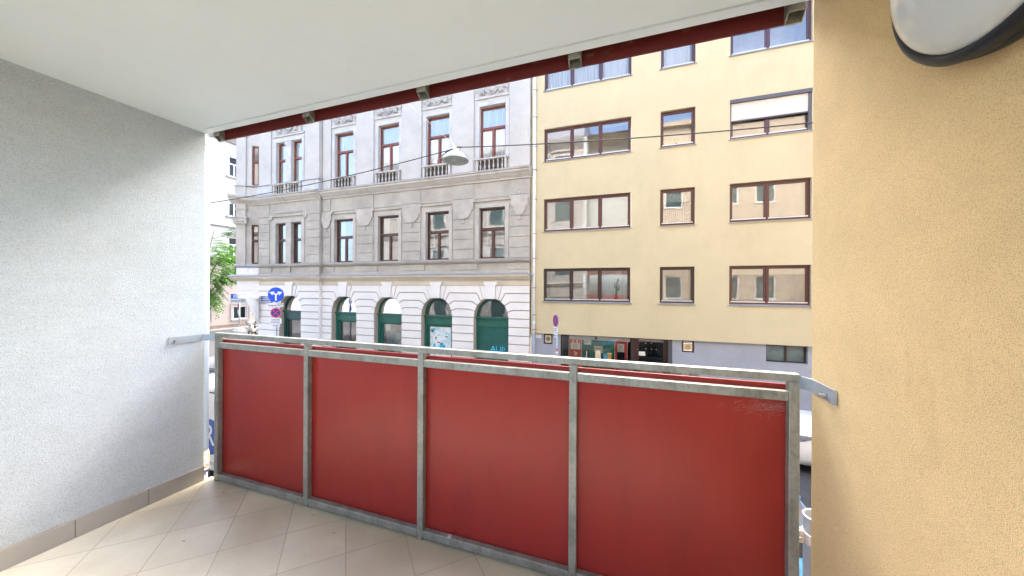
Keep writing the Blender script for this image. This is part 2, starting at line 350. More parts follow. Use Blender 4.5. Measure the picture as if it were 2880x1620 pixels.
# =================================================================== BALCONY
FZ = CZ-1.43; CL = CZ+1.14
fl = MB().box(-2.98,.68,-1.2,1.684,FZ-.2,FZ).build('floor', tile_mat()); fl['kind'] = 'structure'
b = MB().box(-2.976,.70,-1.1,1.572,CL,CL+.22); b.box(-2.976,-2.92,1.572,1.586,CL,CL+.22); b.box(-2.92,.70,1.572,1.586,CL+.010,CL+.22); b.box(-2.976,.70,1.586,1.637,CL,CL+.22)
b.build('ceiling', m_ceil)['kind'] = 'structure'
t = thing('side_wall', 'white roughcast balcony wall with a grey tiled skirting, left of the railing', 'wall')
MB().box(-3.26,-2.976,-1.0,1.63,0,15.4).build('plaster', m_plasw, t)
b = MB(); y = 1.632
ys = [1.632,1.323,1.011,.70,.389,.078,-.233,-.544,-.855]
for a, c in zip(ys, ys[1:]): b.box(-2.976,-2.966,c+.0015,a-.0015,FZ,FZ+.104)
b.build('skirting', m_skirt, t, bevel=.0015)
MB().box(-2.976,-2.968,-.9,1.631,FZ+.104,FZ+.109).build('grout_joint', m_grout, t)
t = thing('roughcast_wall', 'ochre roughcast balcony wall under the oval lamp, right of the railing', 'wall')
MB().box(.676,.98,-1.0,1.63,0,15.5).build('plaster', m_plast, t)
t = thing('rear_light_block', 'added unseen brown low wall behind the balcony, blocking light from the rear', 'wall')
MB().box(-2.97,.67,-1.35,-1.2,FZ-.2,FZ+1.0).build('plaster', M('brown_light_block', (.16,.10,.06), .9), t)  # added out of view: blocks low rear sky, dark to dim the panel reflections
# railing
def hbar(b, x0, x1, y0, y1, z0, z1): b.box(x0, x1, y0, y1, z0, z1)
PXs = [(-2.897,-2.860),(-2.011,-1.974),(-1.137,-1.100),(-.273,-.236),(.611,.648)]
def railing(name, label, dz, fascia=False):
    t = thing(name, label, 'railing')
    y0, y1 = 1.650, 1.687
    z = CZ+dz
    mr = m_galv
    MB().box(-2.897,.648,y0,y1,z-.367,z-.335).build('top_rail', mr, t, bevel=.004)
    for i in range(4):
        a, c = PXs[i][1]+.0005, PXs[i+1][0]-.0005
        MB().box(a,c,y0+.001,y1-.001,z-.447,z-.407).build('middle_rail', mr, t, bevel=.004)
        MB().box(a,c,y0+.001,y1-.001,z-1.416,z-1.374).build('bottom_rail', mr, t, bevel=.004)
    for i, (a, c) in enumerate(PXs):
        if not fascia: MB().box(a,c,y0+.0005,y1-.0005,z-1.64,z-.3675).build('post', mr, t, bevel=.003)
        else:
            MB().box(a,c,y0+.0005,y1-.0005,z-1.40,z-.3675).build('post', mr, t, bevel=.003)
            b = MB(); xm = (a+c)/2; q0, q1, w_ = y0-.008, y1-.002, .031; zt, zb = z-1.42, z-1.672
            for (xa,xb,ya,yb) in [(xm-w_,xm-w_+.005,q0,q1),(xm+w_-.005,xm+w_,q0,q1),(xm-w_+.005,xm+w_-.005,q0,q0+.005),(xm-w_+.005,xm+w_-.005,q1-.005,q1)]:
                # oblique cut: lower towards the board
                za = zb+.03*(1-(ya-q0)/(q1-q0)); zc = zb+.03*(1-(yb-q0)/(q1-q0))
                b.add([(xa,ya,za),(xb,ya,za),(xb,yb,zc),(xa,yb,zc),(xa,ya,zt),(xb,ya,zt),(xb,yb,zt),(xa,yb,zt)],
                      [(0,3,2,1),(4,5,6,7),(0,1,5,4),(1,2,6,5),(2,3,7,6),(3,0,4,7)])
            b.box(xm-w_+.005,xm+w_-.005,q0+.005,q1-.005,zb+.09,zb+.095)
            b.build('post_socket', mr, t, bevel=.0015)
    for i in range(4):
        a = -2.935 if i == 0 else (PXs[i][0]+PXs[i][1])/2+.005
        c = .640 if i == 3 else (PXs[i+1][0]+PXs[i+1][1])/2-.005
        MB().box(a,c,1.6885,1.6985,z-1.66,z-.386).build('panel', m_redf if fascia else m_red, t, bevel=.001)
    return t
rail = railing('balcony_railing', 'galvanised steel railing with four red panels along the front of the tiled balcony', 0)
# wall straps with bolts
def strap(pts, z0, z1, boltp, sx):
    b = MB(); T = .005
    for (a, c) in zip(pts, pts[1:]):
        a, c = Vector((*a, 0)), Vector((*c, 0)); d = (c-a).normalized(); n = Vector((-d.y, d.x, 0))*T
        v = [a, c, c+n, a+n]
        b.add([(p.x,p.y,z0) for p in v]+[(p.x,p.y,z1) for p in v], [(0,3,2,1),(4,5,6,7),(0,1,5,4),(1,2,6,5),(2,3,7,6),(3,0,4,7)])
    o = b.build('wall_strap', m_galvb, rail, fix=True)
    q = MB(); q.lathe([(0,.020*sx),(.007,.020*sx),(.0075,.004*sx),(.013,.004*sx),(.013,0)], boltp, 'X', 10)
    q.build('bolt', m_steel, o)
strap([(-2.899,1.655),(-2.968,1.610),(-2.968,1.418)], CZ-.392, CZ-.345, (-2.966,1.452,CZ-.371), 1)
strap([(.649,1.653),(.668,1.615),(.668,1.455)], CZ-.392, CZ-.342, (.666,1.512,CZ-.376), -1)
railing('upper_railing', 'galvanised railing with worn dark red boards on the balcony above, seen below the ceiling edge', 2.76, True)

# cobweb and specks
b = MB(); rr = random.Random(3)
cx, cz = .605, CZ-.455
for i in range(80):
    a = Vector((cx-abs(rr.gauss(0,.11)), 1.675+rr.uniform(0,.011), cz-abs(rr.gauss(0,.03))-.004))
    d = Vector((-rr.uniform(-.02,.04), 0, -rr.uniform(-.02,.025)))
    b.tube([a, a+d*.5+Vector((0,0,rr.gauss(0,.003))), a+d], .00013, 3)
for i in range(12):
    z = cz-.004-rr.uniform(0,.03); b.tube([(cx+.004,1.68,z-.02*i/12),(cx-.06-.10*rr.random(),1.683,z+.02*rr.random()-.03)], .00012, 3)
tag(b.build('cobweb', m_web), 'fine pale cobweb in the top corner of the rightmost red panel', 'cobweb')
t = thing('cobweb', 'thin cobweb strands in the top corner of the leftmost red panel', 'cobweb')
for P, r_ in (([(-2.855,1.686,CZ-.46),(-2.82,1.683,CZ-.447)],.0005),([(-2.855,1.67,CZ-.49),(-2.83,1.684,CZ-.452)],.0004),([(-2.85,1.686,CZ-.60),(-2.81,1.687,CZ-.575)],.0002)): MB().tube(P, r_, 3).build('strand', m_web, t)
b = MB(); b.tube([(-.86,1.66,CZ-1.372),(-.93,1.652,CZ-1.392),(-.965,1.648,CZ-1.43)], .0022, 4); b.lathe([(0,-.011),(.013,-.006),(.016,.002),(.009,.011),(0,.013)], (-.925,1.655,CZ-1.368), 'Z', 7)
tag(b.build('cobweb', m_web), 'clump of cobweb and fluff on the bottom rail beside the middle post', 'cobweb')
def leaf(x, y, s, a, col, label):
    b = MB(); c, d = math.cos(a), math.sin(a)
    P = [(-1,0,.0),(-.4,.28,.15),(.4,.25,.1),(1,0,.02),(.4,-.22,.12),(-.4,-.26,.05)]
    b.add([(x+s*(p[0]*c-p[1]*d), y+s*(p[0]*d+p[1]*c), FZ+.0015+s*p[2]) for p in P], [(0,5,4,3,2,1)])
    b.add([(x+s*(p[0]*c-p[1]*d), y+s*(p[0]*d+p[1]*c), FZ+.0008+s*p[2]*.8) for p in P], [(0,1,2,3,4,5)])
    tag(b.build('dry_leaf', col), label, 'leaf', 'dry leaf scraps on the tiled floor')
leaf(-2.66,1.575,.013,.4,m_leafdry,'dark curled leaf scrap on the corner tile by the left wall')
leaf(-2.50,1.535,.010,.9,m_card,'pale straw coloured leaf scrap on the corner tile')
leaf(-2.36,1.20,.012,.2,m_leafdry,'tiny brown leaf scrap alone in the middle of the pale floor')
leaf(-1.62,1.53,.012,.5,m_leafdry,'brown leaf scrap on the tile below the second red panel')
leaf(-1.87,1.61,.012,.8,m_leafdry,'brown scrap on the tiles close to the second railing post')
# pipes
t = thing('drainpipe', 'pale grey plastic drainpipe beside the end of the white roughcast wall', 'drainpipe')
px, py = -3.150, 1.70
MB().tube([(px,py,2.80),(px,py,5.25)], .052, 20).build('pipe', m_pvc, t, smooth=True)
MB().tube([(px,py,5.25),(px,py,9)], .047, 20).build('upper_pipe', m_pvcw, t, smooth=True)
MB().lathe([(.053,5.19),(.058,5.20),(.058,5.27),(.050,5.275)], (px,py,0), 'Z', 20).build('collar', m_pvc, t, smooth=True)
MB().tube([(px,py,0.1),(px,py,2.70)], .047, 20).build('lower_pipe', m_pvcw, t, smooth=True)
MB().lathe([(.048,2.69),(.057,2.70),(.058,2.80),(.052,2.83)], (px,py,0), 'Z', 20).build('sleeve', m_orange, t, smooth=True)
cl = MB().lathe([(.056,2.665),(.062,2.668),(.062,2.69),(.056,2.693)], (px,py,0), 'Z', 20)
cl.tube([(px+.03,py-.06,2.68),(px+.09,py-.09,2.66)], .007, 8); cl.tube([(px+.03,py-.06,2.80),(px+.10,py-.09,2.81)], .006, 8); cl.box(px+.02,px+.05,py-.075,py-.055,2.655,2.705)
cl.build('pipe_clamp', m_steel, t)
MB().torus((px+.075,py+.01,2.655), .026, .0022, 'Y', 20, 5).build('wire_loop', m_cable, t)
cl = MB(); cl.lathe([(.054,5.27),(.06,5.272),(.06,5.292),(.054,5.295)], (px,py,0), 'Z', 20); cl.tube([(px+.02,py-.055,5.28),(px+.09,py-.10,5.30)], .006, 8); cl.lathe([(0,-.02),(.014,-.02),(.014,.02),(0,.02)], (px+.045,py-.075,5.285), 'Z', 8)
cl.build('pipe_clamp', m_steel, t)
t = thing('zinc_pipe', 'open topped grey zinc pipe with a bolted clamp between railing and ochre wall', 'pipe')
px, py = .745, 1.735
b = MB(); b.lathe([(.050,0.1),(.050,3.155),(.054,3.165),(.050,3.17),(.046,3.165),(.046,2.6)], (px,py,0), 'Z', 24); b.build('pipe', m_galvb, t, smooth=True)
b = MB(); b.lathe([(.051,3.055),(.055,3.057),(.055,3.098),(.051,3.10)], (px,py,0), 'Z', 24); b.box(px-.085,px-.048,py-.012,py-.006,3.052,3.102); b.box(px-.085,px-.048,py+.006,py+.012,3.052,3.102)
b.build('pipe_clamp', m_alu, t)
MB().tube([(px-.070,py-.03,3.077),(px-.070,py+.03,3.077)], .007, 8).build('bolt', m_steel, t)

# oval wall lamp
t = thing('wall_lamp', 'oval bulkhead lamp with opal glass and a black rim on the ochre wall', 'lamp')
def oval(b, rings, yc, zc, n=56):     # rings: (x, a, b)
    vs = [(x, yc+a*math.cos(2*math.pi*k/n), zc+bb*math.sin(2*math.pi*k/n)) for x, a, bb in rings for k in range(n)]
    b.add(vs, [(i*n+k, (i+1)*n+k, (i+1)*n+(k+1)%n, i*n+(k+1)%n) for i in range(len(rings)-1) for k in range(n)])
LY, LZ, LA, LB = .867, CZ+.71, .246, .248
b = MB(); oval(b, [(.6755,LA*.98,LB*.98),(.668,LA*1.02,LB*1.02),(.655,LA*1.03,LB*1.03),(.650,LA*1.0,LB*1.0)], LY, LZ); b.build('base', m_black, t, smooth=True)
b = MB(); oval(b, [(.6495,LA*.98,LB*.98),(.646,LA*1.03,LB*1.03),(.634,LA*1.045,LB*1.045),(.622,LA*1.02,LB*1.02),(.614,LA*.975,LB*.985),(.615,LA*.94,LB*.97),(.626,LA*.90,LB*.94)], LY, LZ); b.build('rim', m_black, t, smooth=True)
b = MB(); oval(b, [(.626-.072*math.sin(a), max(.0005,LA*.915*math.cos(a)**.8), max(.0005,LB*.965*math.cos(a)**.8)) for a in [min(1.5707,i*math.pi/2/18) for i in range(19)]], LY, LZ); b.build('glass', m_opal, t, smooth=True)
b = MB()
for k in range(0): an = R(-75+k*120); b.lathe([(0,.606),(.007,.607),(.008,.613)], (0,LY+LA*.99*math.cos(an),LZ+LB*.995*math.sin(an)), 'X', 10)

# =================================================================== YELLOW BUILDING
YF = 13.4
yb = thing('yellow_building', 'plain yellow plastered apartment building with red brown windows above a blue grey shop floor', 'building')
rows = [(3.60,4.93),(6.42,7.74),(9.26,10.58),(12.12,13.52)]
cols = [(-3.28,.05,'triple'),(1.06,2.19,'single'),(3.25,5.53,'double'),(8.2,10.5,'double'),(12.2,13.3,'single')]
holes = [(a,c,z0,z1) for z0,z1 in rows for a,c,_ in cols]
b = MB(); b.wall(-3.80,16,2.30,14.3,YF,holes,.16)
b.quad((-3.80,YF,2.30),(-3.80,YF+.35,2.30),(16,YF+.35,2.30),(16,YF,2.30)); b.quad((-3.8,YF,2.3),(-3.8,YF,14.3),(-3.8,YF+8,14.3),(-3.8,YF+8,2.3))
b.quad((-3.8,YF,14.3),(16,YF,14.3),(16,YF+9,14.3),(-3.8,YF+9,14.3)); b.quad((16,YF,2.3),(16,YF+9,2.3),(16,YF+9,14.3),(16,YF,14.3))
b.build('wall', m_yel, yb)
MB().profile([(YF-.4,14.3),(YF-.4,14.42),(YF+4.5,15.6),(YF+9,14.3)], -3.8, 16).build('roof', m_dgrey, yb)

def sash_frame(b, x0, x1, z0, z1, y, wdt, d=.06):
    b.box(x0,x1,y,y+d,z0,z0+wdt); b.box(x0,x1,y,y+d,z1-wdt,z1); b.box(x0,x0+wdt,y,y+d,z0+wdt,z1-wdt); b.box(x1-wdt,x1,y,y+d,z0+wdt,z1-wdt)
def curtain_mesh(x0, x1, z0, z1, y, amp=.025, per=.11, seed=0):
    rr = random.Random(seed); n = max(8, int((x1-x0)/.018)); b = MB(); ph = rr.uniform(0,6); pts = []
    for i in range(n+1):
        x = x0+(x1-x0)*i/n; pts.append((x, y+amp*math.sin(ph+x*2*math.pi/per+1.2*math.sin(x*7+ph))*(.6+.4*math.sin(3.1*x+ph))))
    v = [(x,yy,z0) for x,yy in pts]+[(x,yy,z1) for x,yy in pts]
    return b.add(v, [(i, i+1, i+n+2, i+n+1) for i in range(n)])
def ywindow(x0, x1, z0, z1, typ, row, seed, curt=None, fr=None, shutter=0, room=None, tilt=False):
    fm = fr or m_bfr; y = YF+.10
    if typ == 'triple': cells = [(x0+.02,-2.17),(-2.17,-1.07),(-1.07,x1-.02)]
    elif typ == 'double': cells = [(x0+.02,x0+1.10),(x0+1.10,x1-.02)]
    else: cells = [(x0+.02,x1-.02)]
    b = MB(); sash_frame(b, x0+.001, x1-.001, z0+.02, z1-.001, y, .055, .07)
    for a, c in cells[:-1]: b.box(c-.022,c+.022,y-.004,y+.07,z0+.075,z1-.056)
    for a, c in cells:
        l = .036 if a == cells[0][0] else .023; r = .036 if c == cells[-1][1] else .023
        sash_frame(b, a+l, c-r, z0+.077, z1-.058, y+.012, .052, .05)
    wn = b.build('window', fm, yb, bevel=.004)
    g = MB(); db = MB(); 
    for a, c in cells:
        g.quad((a+.07,y+.04,z0+.11),(c-.07,y+.04,z0+.11),(c-.07,y+.04,z1-.09),(a+.07,y+.04,z1-.09))
        db.box(a+.045,c-.035,y-.012,y+.011,z0+.085,z0+.118)
    g.build('pane', g_top if row >= 3 and typ != 'double' else g_new, wn); db.build('weather_bar', m_alu, wn)
    MB().profile([(YF-.05,z0-.035),(YF-.05,z0-.012),(YF+.099,z0+.018),(YF+.099,z0-.0),(YF-.035,z0-.03)], x0-.045, x1+.045).build('sill', m_sill, wn)
    MB().room(x0+.002,x1-.002,y+.09,y+1.1,z0+.02,z1).build('interior', room or m_room, wn)
    for i, (a, c) in enumerate(cells):
        q = (curt or {}).get(i)
        if not q: continue
        kind, h = q; za = z1-.06-(z1-z0-.1)*h
        if kind == 'curtain': curtain_mesh(a+.03, c-.03, za, z1-.05, y+.17, seed=seed+i).build('curtain', m_curt, wn, smooth=True)
        elif kind == 'lace':
            curtain_mesh(a+.03, c-.03, z1-.42, z1-.05, y+.17, .012, .07, seed).build('curtain', m_lace, wn, smooth=True); curtain_mesh(a+.03, c-.03, z0+.06, z0+.62, y+.16, .012, .07, seed+1).build('curtain', m_lace, wn, smooth=True)
        elif kind == 'blind':
            bb = MB(); k = int((z1-.06-za)/.034)
            for j in range(k): zz = z1-.06-j*.034; bb.add([(a+.06,y+.13,zz-.030),(c-.06,y+.13,zz-.030),(c-.06,y+.148,zz),(a+.06,y+.148,zz)], [(0,1,2,3)])
            bb.build('blind', m_blind, wn)
    if shutter:
        s = MB(); n = int(shutter/.045)
        for j in range(n):
            zz = z1-.10-j*.045; s.profile([(YF+.045,zz-.043),(YF+.036,zz-.022),(YF+.045,zz),(YF+.055,zz),(YF+.055,zz-.043)], x0+.04, x1-.09)
        s.build('roller_shutter', m_shut, wn)
        s = MB(); s.box(x0+.001,x1-.001,YF-.03,YF+.098,z1-.10,z1+.02); s.box(x1-.09,x1-.0015,YF+.02,YF+.098,z0+.02,z1-.101); s.box(x0+.0015,x0+.04,YF+.02,YF+.098,z0+.02,z1-.101); s.box(x0+.041,x1-.091,YF+.034,YF+.058,z1-.14-n*.045,z1-.10-n*.045)
        s.build('shutter_box', m_dgrey, wn)
    return wn
AC = {0:('curtain',1),1:('curtain',1),2:('curtain',1)}
spec = {(0,0):dict(curt={1:('blind',1),2:('curtain',1)},fr=m_bfr2),(0,1):dict(fr=m_bfr2),(0,2):dict(curt={0:('blind',.2),1:('blind',.2)}),
        (1,0):dict(curt={0:('blind',1),1:('blind',1),2:('blind',1)}),(1,1):dict(curt={0:('lace',1)}),(1,2):dict(curt={0:('blind',1),1:('blind',1)}),
        (2,0):dict(curt={2:('blind',.12)}),(2,1):dict(),(2,2):dict(shutter=.60,fr=m_bfr3),
        (3,0):dict(curt=AC,fr=m_bfr3),(3,1):dict(curt=AC,fr=m_bfr3),(3,2):dict(fr=m_bfr3)}
for ri, (z0, z1) in enumerate(rows):
    for ci, (a, c, ty) in enumerate(cols): ywindow(a, c, z0, z1, ty, ri, ri*10+ci, **spec.get((ri,ci), dict(curt={0:('curtain',1)})))
# cactus and pot plant on the window sills
t = thing('potted_cactus', 'tall branching green cactus behind the lowest triple window of the yellow building', 'plant')
b = MB(); cx, cy = -.46, YF+.225
b.tube([(cx,cy,3.78),(cx+.01,cy,4.1),(cx+.03,cy,4.35),(cx+.055,cy,4.52)], [.030,.034,.030,.012], 8)
b.tube([(cx+.01,cy,4.02),(cx+.09,cy,4.10),(cx+.115,cy,4.28)], [.022,.026,.010], 8); b.tube([(cx+.02,cy,4.12),(cx-.05,cy,4.2),(cx-.06,cy,4.36)], [.02,.024,.010], 8); b.tube([(cx+.03,cy,4.35),(cx+.09,cy,4.45),(cx+.10,cy,4.58)], [.02,.022,.008], 8)
b.build('stem', m_bush, t, smooth=True)
MB().lathe([(0,3.63),(.055,3.63),(.075,3.76),(.08,3.77),(.08,3.80),(.065,3.79),(0,3.785)], (cx,cy,0), 'Z', 14).build('pot', m_terra, t)
t = thing('potted_plant', 'small bright green plant inside a single yellow building window behind the cable', 'plant')
rr = random.Random(5); b = MB(); cx, cy, cz = 1.60, YF+.215, 9.45
for i in range(42):
    a = rr.uniform(0,6.28); h = rr.uniform(.0,.20); r_2 = rr.uniform(.02,.10); p = Vector((cx+math.cos(a)*r_2, cy+math.sin(a)*r_2*.4, cz+h)); u = Vector((rr.uniform(-1,1),rr.uniform(-.4,.4),rr.uniform(-1,1))).normalized()*.03; v = u.orthogonal().normalized()*.022
    b.add([p-u,p+v,p+u,p-v], [(0,1,2,3)])
b.build('leaves', leaf_mat('pot_plant_leaf', (.10,.40,.04), (.2,.55,.08)), t)
MB().lathe([(0,9.30),(.045,9.30),(.06,9.42),(.06,9.44),(0,9.44)], (cx,cy,0), 'Z', 12).build('pot', m_terra, t)

# ground floor of the yellow building, recessed .12
yg = YF+.12
gh = [(-3.29,-2.92,1.86,2.28),(-2.60,1.36,.12,2.285),(1.81,2.21,1.86,2.28),(4.36,5.50,1.70,2.285)]
b = MB(); b.wall(-3.80,16,0,2.30,yg,gh,.22); b.build('ground_floor_wall', m_blue, yb)
# door reveal wall between door and vent
MB().box(1.36,1.50,yg-.004,yg+.22,.12,2.29).build('door_jamb', m_dgrey, yb)
for i, (a, c) in enumerate(((-3.29,-2.92),(1.81,2.21))):
    z0, z1 = 1.86, 2.28; v = MB(); sash_frame(v, a+.001, c-.001, z0+.001, z1-.001, yg+.03, .055, .05)
    v = v.build('vent', m_bfr2, yb)
    if i: MB().box(a+.057,c-.057,yg+.045,yg+.055,z1-.10,z1-.062).build('pane', m_cg, v)
    top = z1-(.11 if i else .06)
    q = MB(); q.box(a+.058,c-.058,yg+.04,yg+.055,z0+.06,top); q.torus(((a+c)/2,yg+.038,(z0+.06+top)/2),.095,.008,'Y',24,5); q.build('vent_panel', m_beige, v, bevel=.004)
    q = MB(); zc_ = (z0+.06+top)/2; q.lathe([(.093,yg+.0385),(.05,yg+.0385),(0,yg+.0385)], ((a+c)/2,0,zc_), 'Y', 24); q.build('grille', m_gold if i else m_bfr2, v)
    q = MB()
    for j in range(-2,3): hw = math.sqrt(max(0,.09**2-(j*.032)**2)); q.box((a+c)/2-hw,(a+c)/2+hw,yg+.033,yg+.0365,zc_+j*.032-.004,zc_+j*.032+.004)
    q.box((a+c)/2-.005,(a+c)/2+.005,yg+.030,yg+.0325,zc_-.09,zc_+.09); q.build('grille_bars', m_lampw, v)
# low wide window
q = MB(); sash_frame(q,4.361,5.499,1.701,2.284,yg+.12,.05,.06); q.box(4.91,4.98,yg+.116,yg+.18,1.75,2.235); wn = q.build('window', m_bfr2, yb)
MB().quad((4.40,yg+.15,1.74),(5.46,yg+.15,1.74),(5.46,yg+.15,2.25),(4.40,yg+.15,2.25)).build('pane', M('frosted_teal_glass', (.12,.17,.18), .12, var=.12, scale=3), wn)
# shop window and door
q = MB(); ys = yg+.10
q.box(-2.599,-2.545,ys,ys+.07,.121,2.284); q.box(-2.544,1.359,ys,ys+.07,2.25,2.284); q.box(-.002+.08,.13,ys,ys+.07,.121,2.249); q.box(-2.544,.079,ys,ys+.07,.121,.50)
sf = q.build('shop_window', m_bfr2, yb)
MB().quad((-2.545,ys+.03,.5),(.08,ys+.03,.5),(.08,ys+.03,2.25),(-2.545,ys+.03,2.25)).build('pane', g_shop, sf)
MB().room(-2.545,.13,ys+.08,ys+1.6,.12,2.26).build('interior', m_roomd, sf)
q = MB(); q.box(.131,.36,ys,ys+.07,.121,2.249); q.box(1.215,1.358,ys,ys+.07,.121,2.249); q.box(.361,1.214,ys,ys+.07,.121,.22)
dr = q.build('shop_door', m_bfr2, yb)
MB().box(.361,1.214,ys+.028,ys+.036,.221,2.249).build('pane', g_dark, dr)
MB().quad((.15,ys+.5,.12),(1.4,ys+.5,.12),(1.4,ys+.5,2.3),(.15,ys+.5,2.3)).build('interior', m_roomd, dr)
q = MB()
for x, z in [(.61,2.10),(.80,2.105),(.615,1.88),(.81,1.88),(.97,1.88)]: q.lathe([(0,ys+.022),(.012,ys+.022),(.012,ys+.027)], (x,0,z), 'Y', 10)
q.build('door_spots', m_swh, dr)
MB().box(.363,.59,ys+.02,ys+.026,1.62,1.77).build('door_notice', m_paper, dr)
MB().lathe([(0,ys-.014),(.014,ys-.010),(.014,ys-.001)], (.32,0,1.85), 'Y', 10).build('lock', m_gold, dr)
# display boards inside the shop window
def board(name, label, x0, x1, z0, z1, y, mat, cat='board', grp=None):
    return tag(MB().box(x0,x1,y,y+.02,z0,z1).build(name, mat), label, cat, grp)
yd = ys+.06
board('display_board', 'green back board of the shop window display between the red panels', -1.76,-.51,.7,2.06,yd+.05,m_pgrn)
tag(MB().box(-2.27,.05,yd+.02,yd+.045,2.09,2.24).build('display_board', m_paper), 'white band across the top of the shop window display', 'board')
t = thing('display_board', 'faded orange red panel at the left of the shop window display', 'board')
q = MB(); q.box(-2.25,-1.80,yd,yd+.018,.7,2.08); q.build('panel', m_por, t)
q = MB(); [q.box(-2.25+.12+i*.16,-2.25+.165+i*.16,yd-.006,yd-.001,1.9,2.08) for i in range(2)]; q.build('strip', m_paper, t)
MB().box(-2.21,-1.83,yd-.014,yd-.007,1.70,1.95).build('notice', m_paper, t)
q = MB()
for i, (w_, z) in enumerate([(.24,1.885),(.16,1.84),(.2,1.80),(.12,1.765)]): q.box(-2.02-w_/2,-2.02+w_/2,yd-.0165,yd-.0145,z-.008,z+.006)
q.build('print', M('faint_print', (.33,.33,.31), .9), t)
q = MB(); q.prism([(-2.08,1.64),(-1.93,1.56),(-1.99,1.42),(-2.05,1.45)], yd-.012, yd-.004); q.build('paper_scrap', m_paper, t)
t = thing('display_board', 'bright red panel with a framed white sheet at the right of the shop window display', 'board')
MB().box(-.49,-.06,yd,yd+.018,.7,2.10).build('panel', m_pred, t); MB().box(-.42,-.145,yd-.008,yd-.001,1.35,2.05).build('frame', m_cd, t)
MB().box(-.41,-.155,yd-.014,yd-.0085,1.70,2.02).build('notice', m_paper, t)
q = MB(); rr = random.Random(8)
for j in range(9):
    z = 1.99-j*.031; q.box(-.395,-.395+rr.uniform(.08,.2),yd-.0165,yd-.0145,z-.004,z+.004)
q.box(-.30,-.27,yd-.0165,yd-.0145,1.86,1.93); q.build('print', m_dgrey, t)
q = MB(); [q.box(x,x+.022,yd-.02,yd-.004,.7,2.10) for x in (-2.285,-1.79,-.515,-.055)]
q.build('display_rail', m_paper, sf)
t = thing('notice_card', 'white rectangular card with four screws high on the green shop display board', 'card')
q = yd+.03; MB().box(-1.69,-1.40,q,q+.008,1.91,2.09).build('card', m_paper, t); k = MB(); [k.box(-1.66,-1.66+w_,q-.003,q-.0005,z,z+.012) for w_,z in ((.22,2.045),(.12,2.01),(.16,1.975))]; [k.box(x,x+.03,q-.003,q-.0005,1.93+dz,1.955+dz) for x in (-1.68,-1.44) for dz in (0,.06)]; k.build('print', m_dgrey, t)
t = thing('notice_card', 'cream card with notched corners in the middle of the green shop display board', 'card')
MB().prism([(-1.29,1.87),(-.96,1.87),(-.95,1.62),(-1.0,1.60),(-1.25,1.62),(-1.28,1.66)], q, q+.008).build('card', M('cream_paper', (.62,.60,.46), .8), t); k = MB(); k.box(-1.25,-1.01,q-.003,q-.0005,1.765,1.785); k.build('print', m_dgrey, t)
tag(MB().box(-1.235,-1.03,yd-.05,yd+.02,1.36,1.70).build('wooden_box', m_card, bevel=.004), 'pale wooden box standing before the cream card in the shop window', 'box')
t = thing('hopper', 'small funnel shaped wooden goods dispenser in the shop window', 'display')
MB().lathe([(.03,1.36),(.035,1.5),(.075,1.68),(.085,1.685),(.085,1.71),(0,1.71)], (-1.56,yd-.02,0), 'Z', 12).build('funnel', m_bfr, t); MB().box(-1.575,-1.545,yd-.115,yd-.108,1.40,1.66).build('strip', m_paper, t)
t = thing('birdhouse', 'little honey coloured wooden birdhouse in the shop window', 'birdhouse')
MB().box(-.76,-.63,yd-.06,yd+.02,1.36,1.61).build('box', m_gold, t, bevel=.003); MB().lathe([(0,yd-.063),(.025,yd-.063)], (-.695,0,1.52), 'Y', 12).build('hole', m_sblk, t); MB().prism([(-.79,1.61),(-.60,1.61),(-.61,1.635),(-.78,1.635)], yd-.08, yd+.03).build('roof', m_card, t)
tag(MB().box(-.92,-.77,yd-.05,yd+.03,1.36,1.60).build('goods_box', M('teal_box', (.05,.25,.34), .6), bevel=.004), 'teal box between wooden box and birdhouse in the shop window', 'box')
tag(MB().box(-1.76,-1.66,yd-.05,yd+.03,1.18,1.30).build('goods_box', m_cyan, bevel=.004), 'bright blue box low in the shop window at the left of the yellow shelf', 'box')
t = thing('wire_shelf', 'yellow wire shelf low in the shop window', 'shelf')
q = MB(); q.box(-1.50,-.55,yd-.03,yd-.015,1.27,1.285); q.box(-1.50,-.55,yd-.03,yd-.015,1.0,1.015); [q.box(x,x+.012,yd-.03,yd-.015,.7,1.269) for x in [-1.5+i*.105 for i in range(10)]]; q.build('rack', m_gold, t)
t = thing('spot_lamp', 'small white and black spot lamp hanging at the top of the shop window', 'lamp')
cx = -1.20; MB().tube([(cx,ys-.03,2.29),(cx,ys-.03,2.235)], .012, 8).build('stem', m_black, t); MB().lathe([(.012,2.24),(.03,2.22),(.05,2.165),(.046,2.165),(.025,2.21)], (cx,ys-.03,0), 'Z', 14).build('shade', m_black, t); MB().lathe([(0,2.16),(.03,2.165),(.036,2.185),(.02,2.205)], (cx,ys-.03,0), 'Z', 12).build('bulb', m_swh, t)
t = thing('house_plate', 'small white notice plate on the blue grey wall beside the white drainpipe', 'plate')
MB().box(-3.62,-3.38,yg-.012,yg-.002,2.09,2.23).build('plate', m_swh, t); q = MB(); [q.box(-3.59,-3.59+w_,yg-.015,yg-.0125,z,z+.014) for w_,z in ((.15,2.185),(.10,2.155),(.17,2.125))]; q.build('print', m_tape, t)
t = thing('rainwater_pipe', 'white rainwater downpipe between the ornate building and the yellow building', 'drainpipe')
q = MB(); q.tube([(-3.66,YF-.075,.12),(-3.66,YF-.075,14.3)], .052, 14); q.build('pipe', m_pvcw, t, smooth=True)
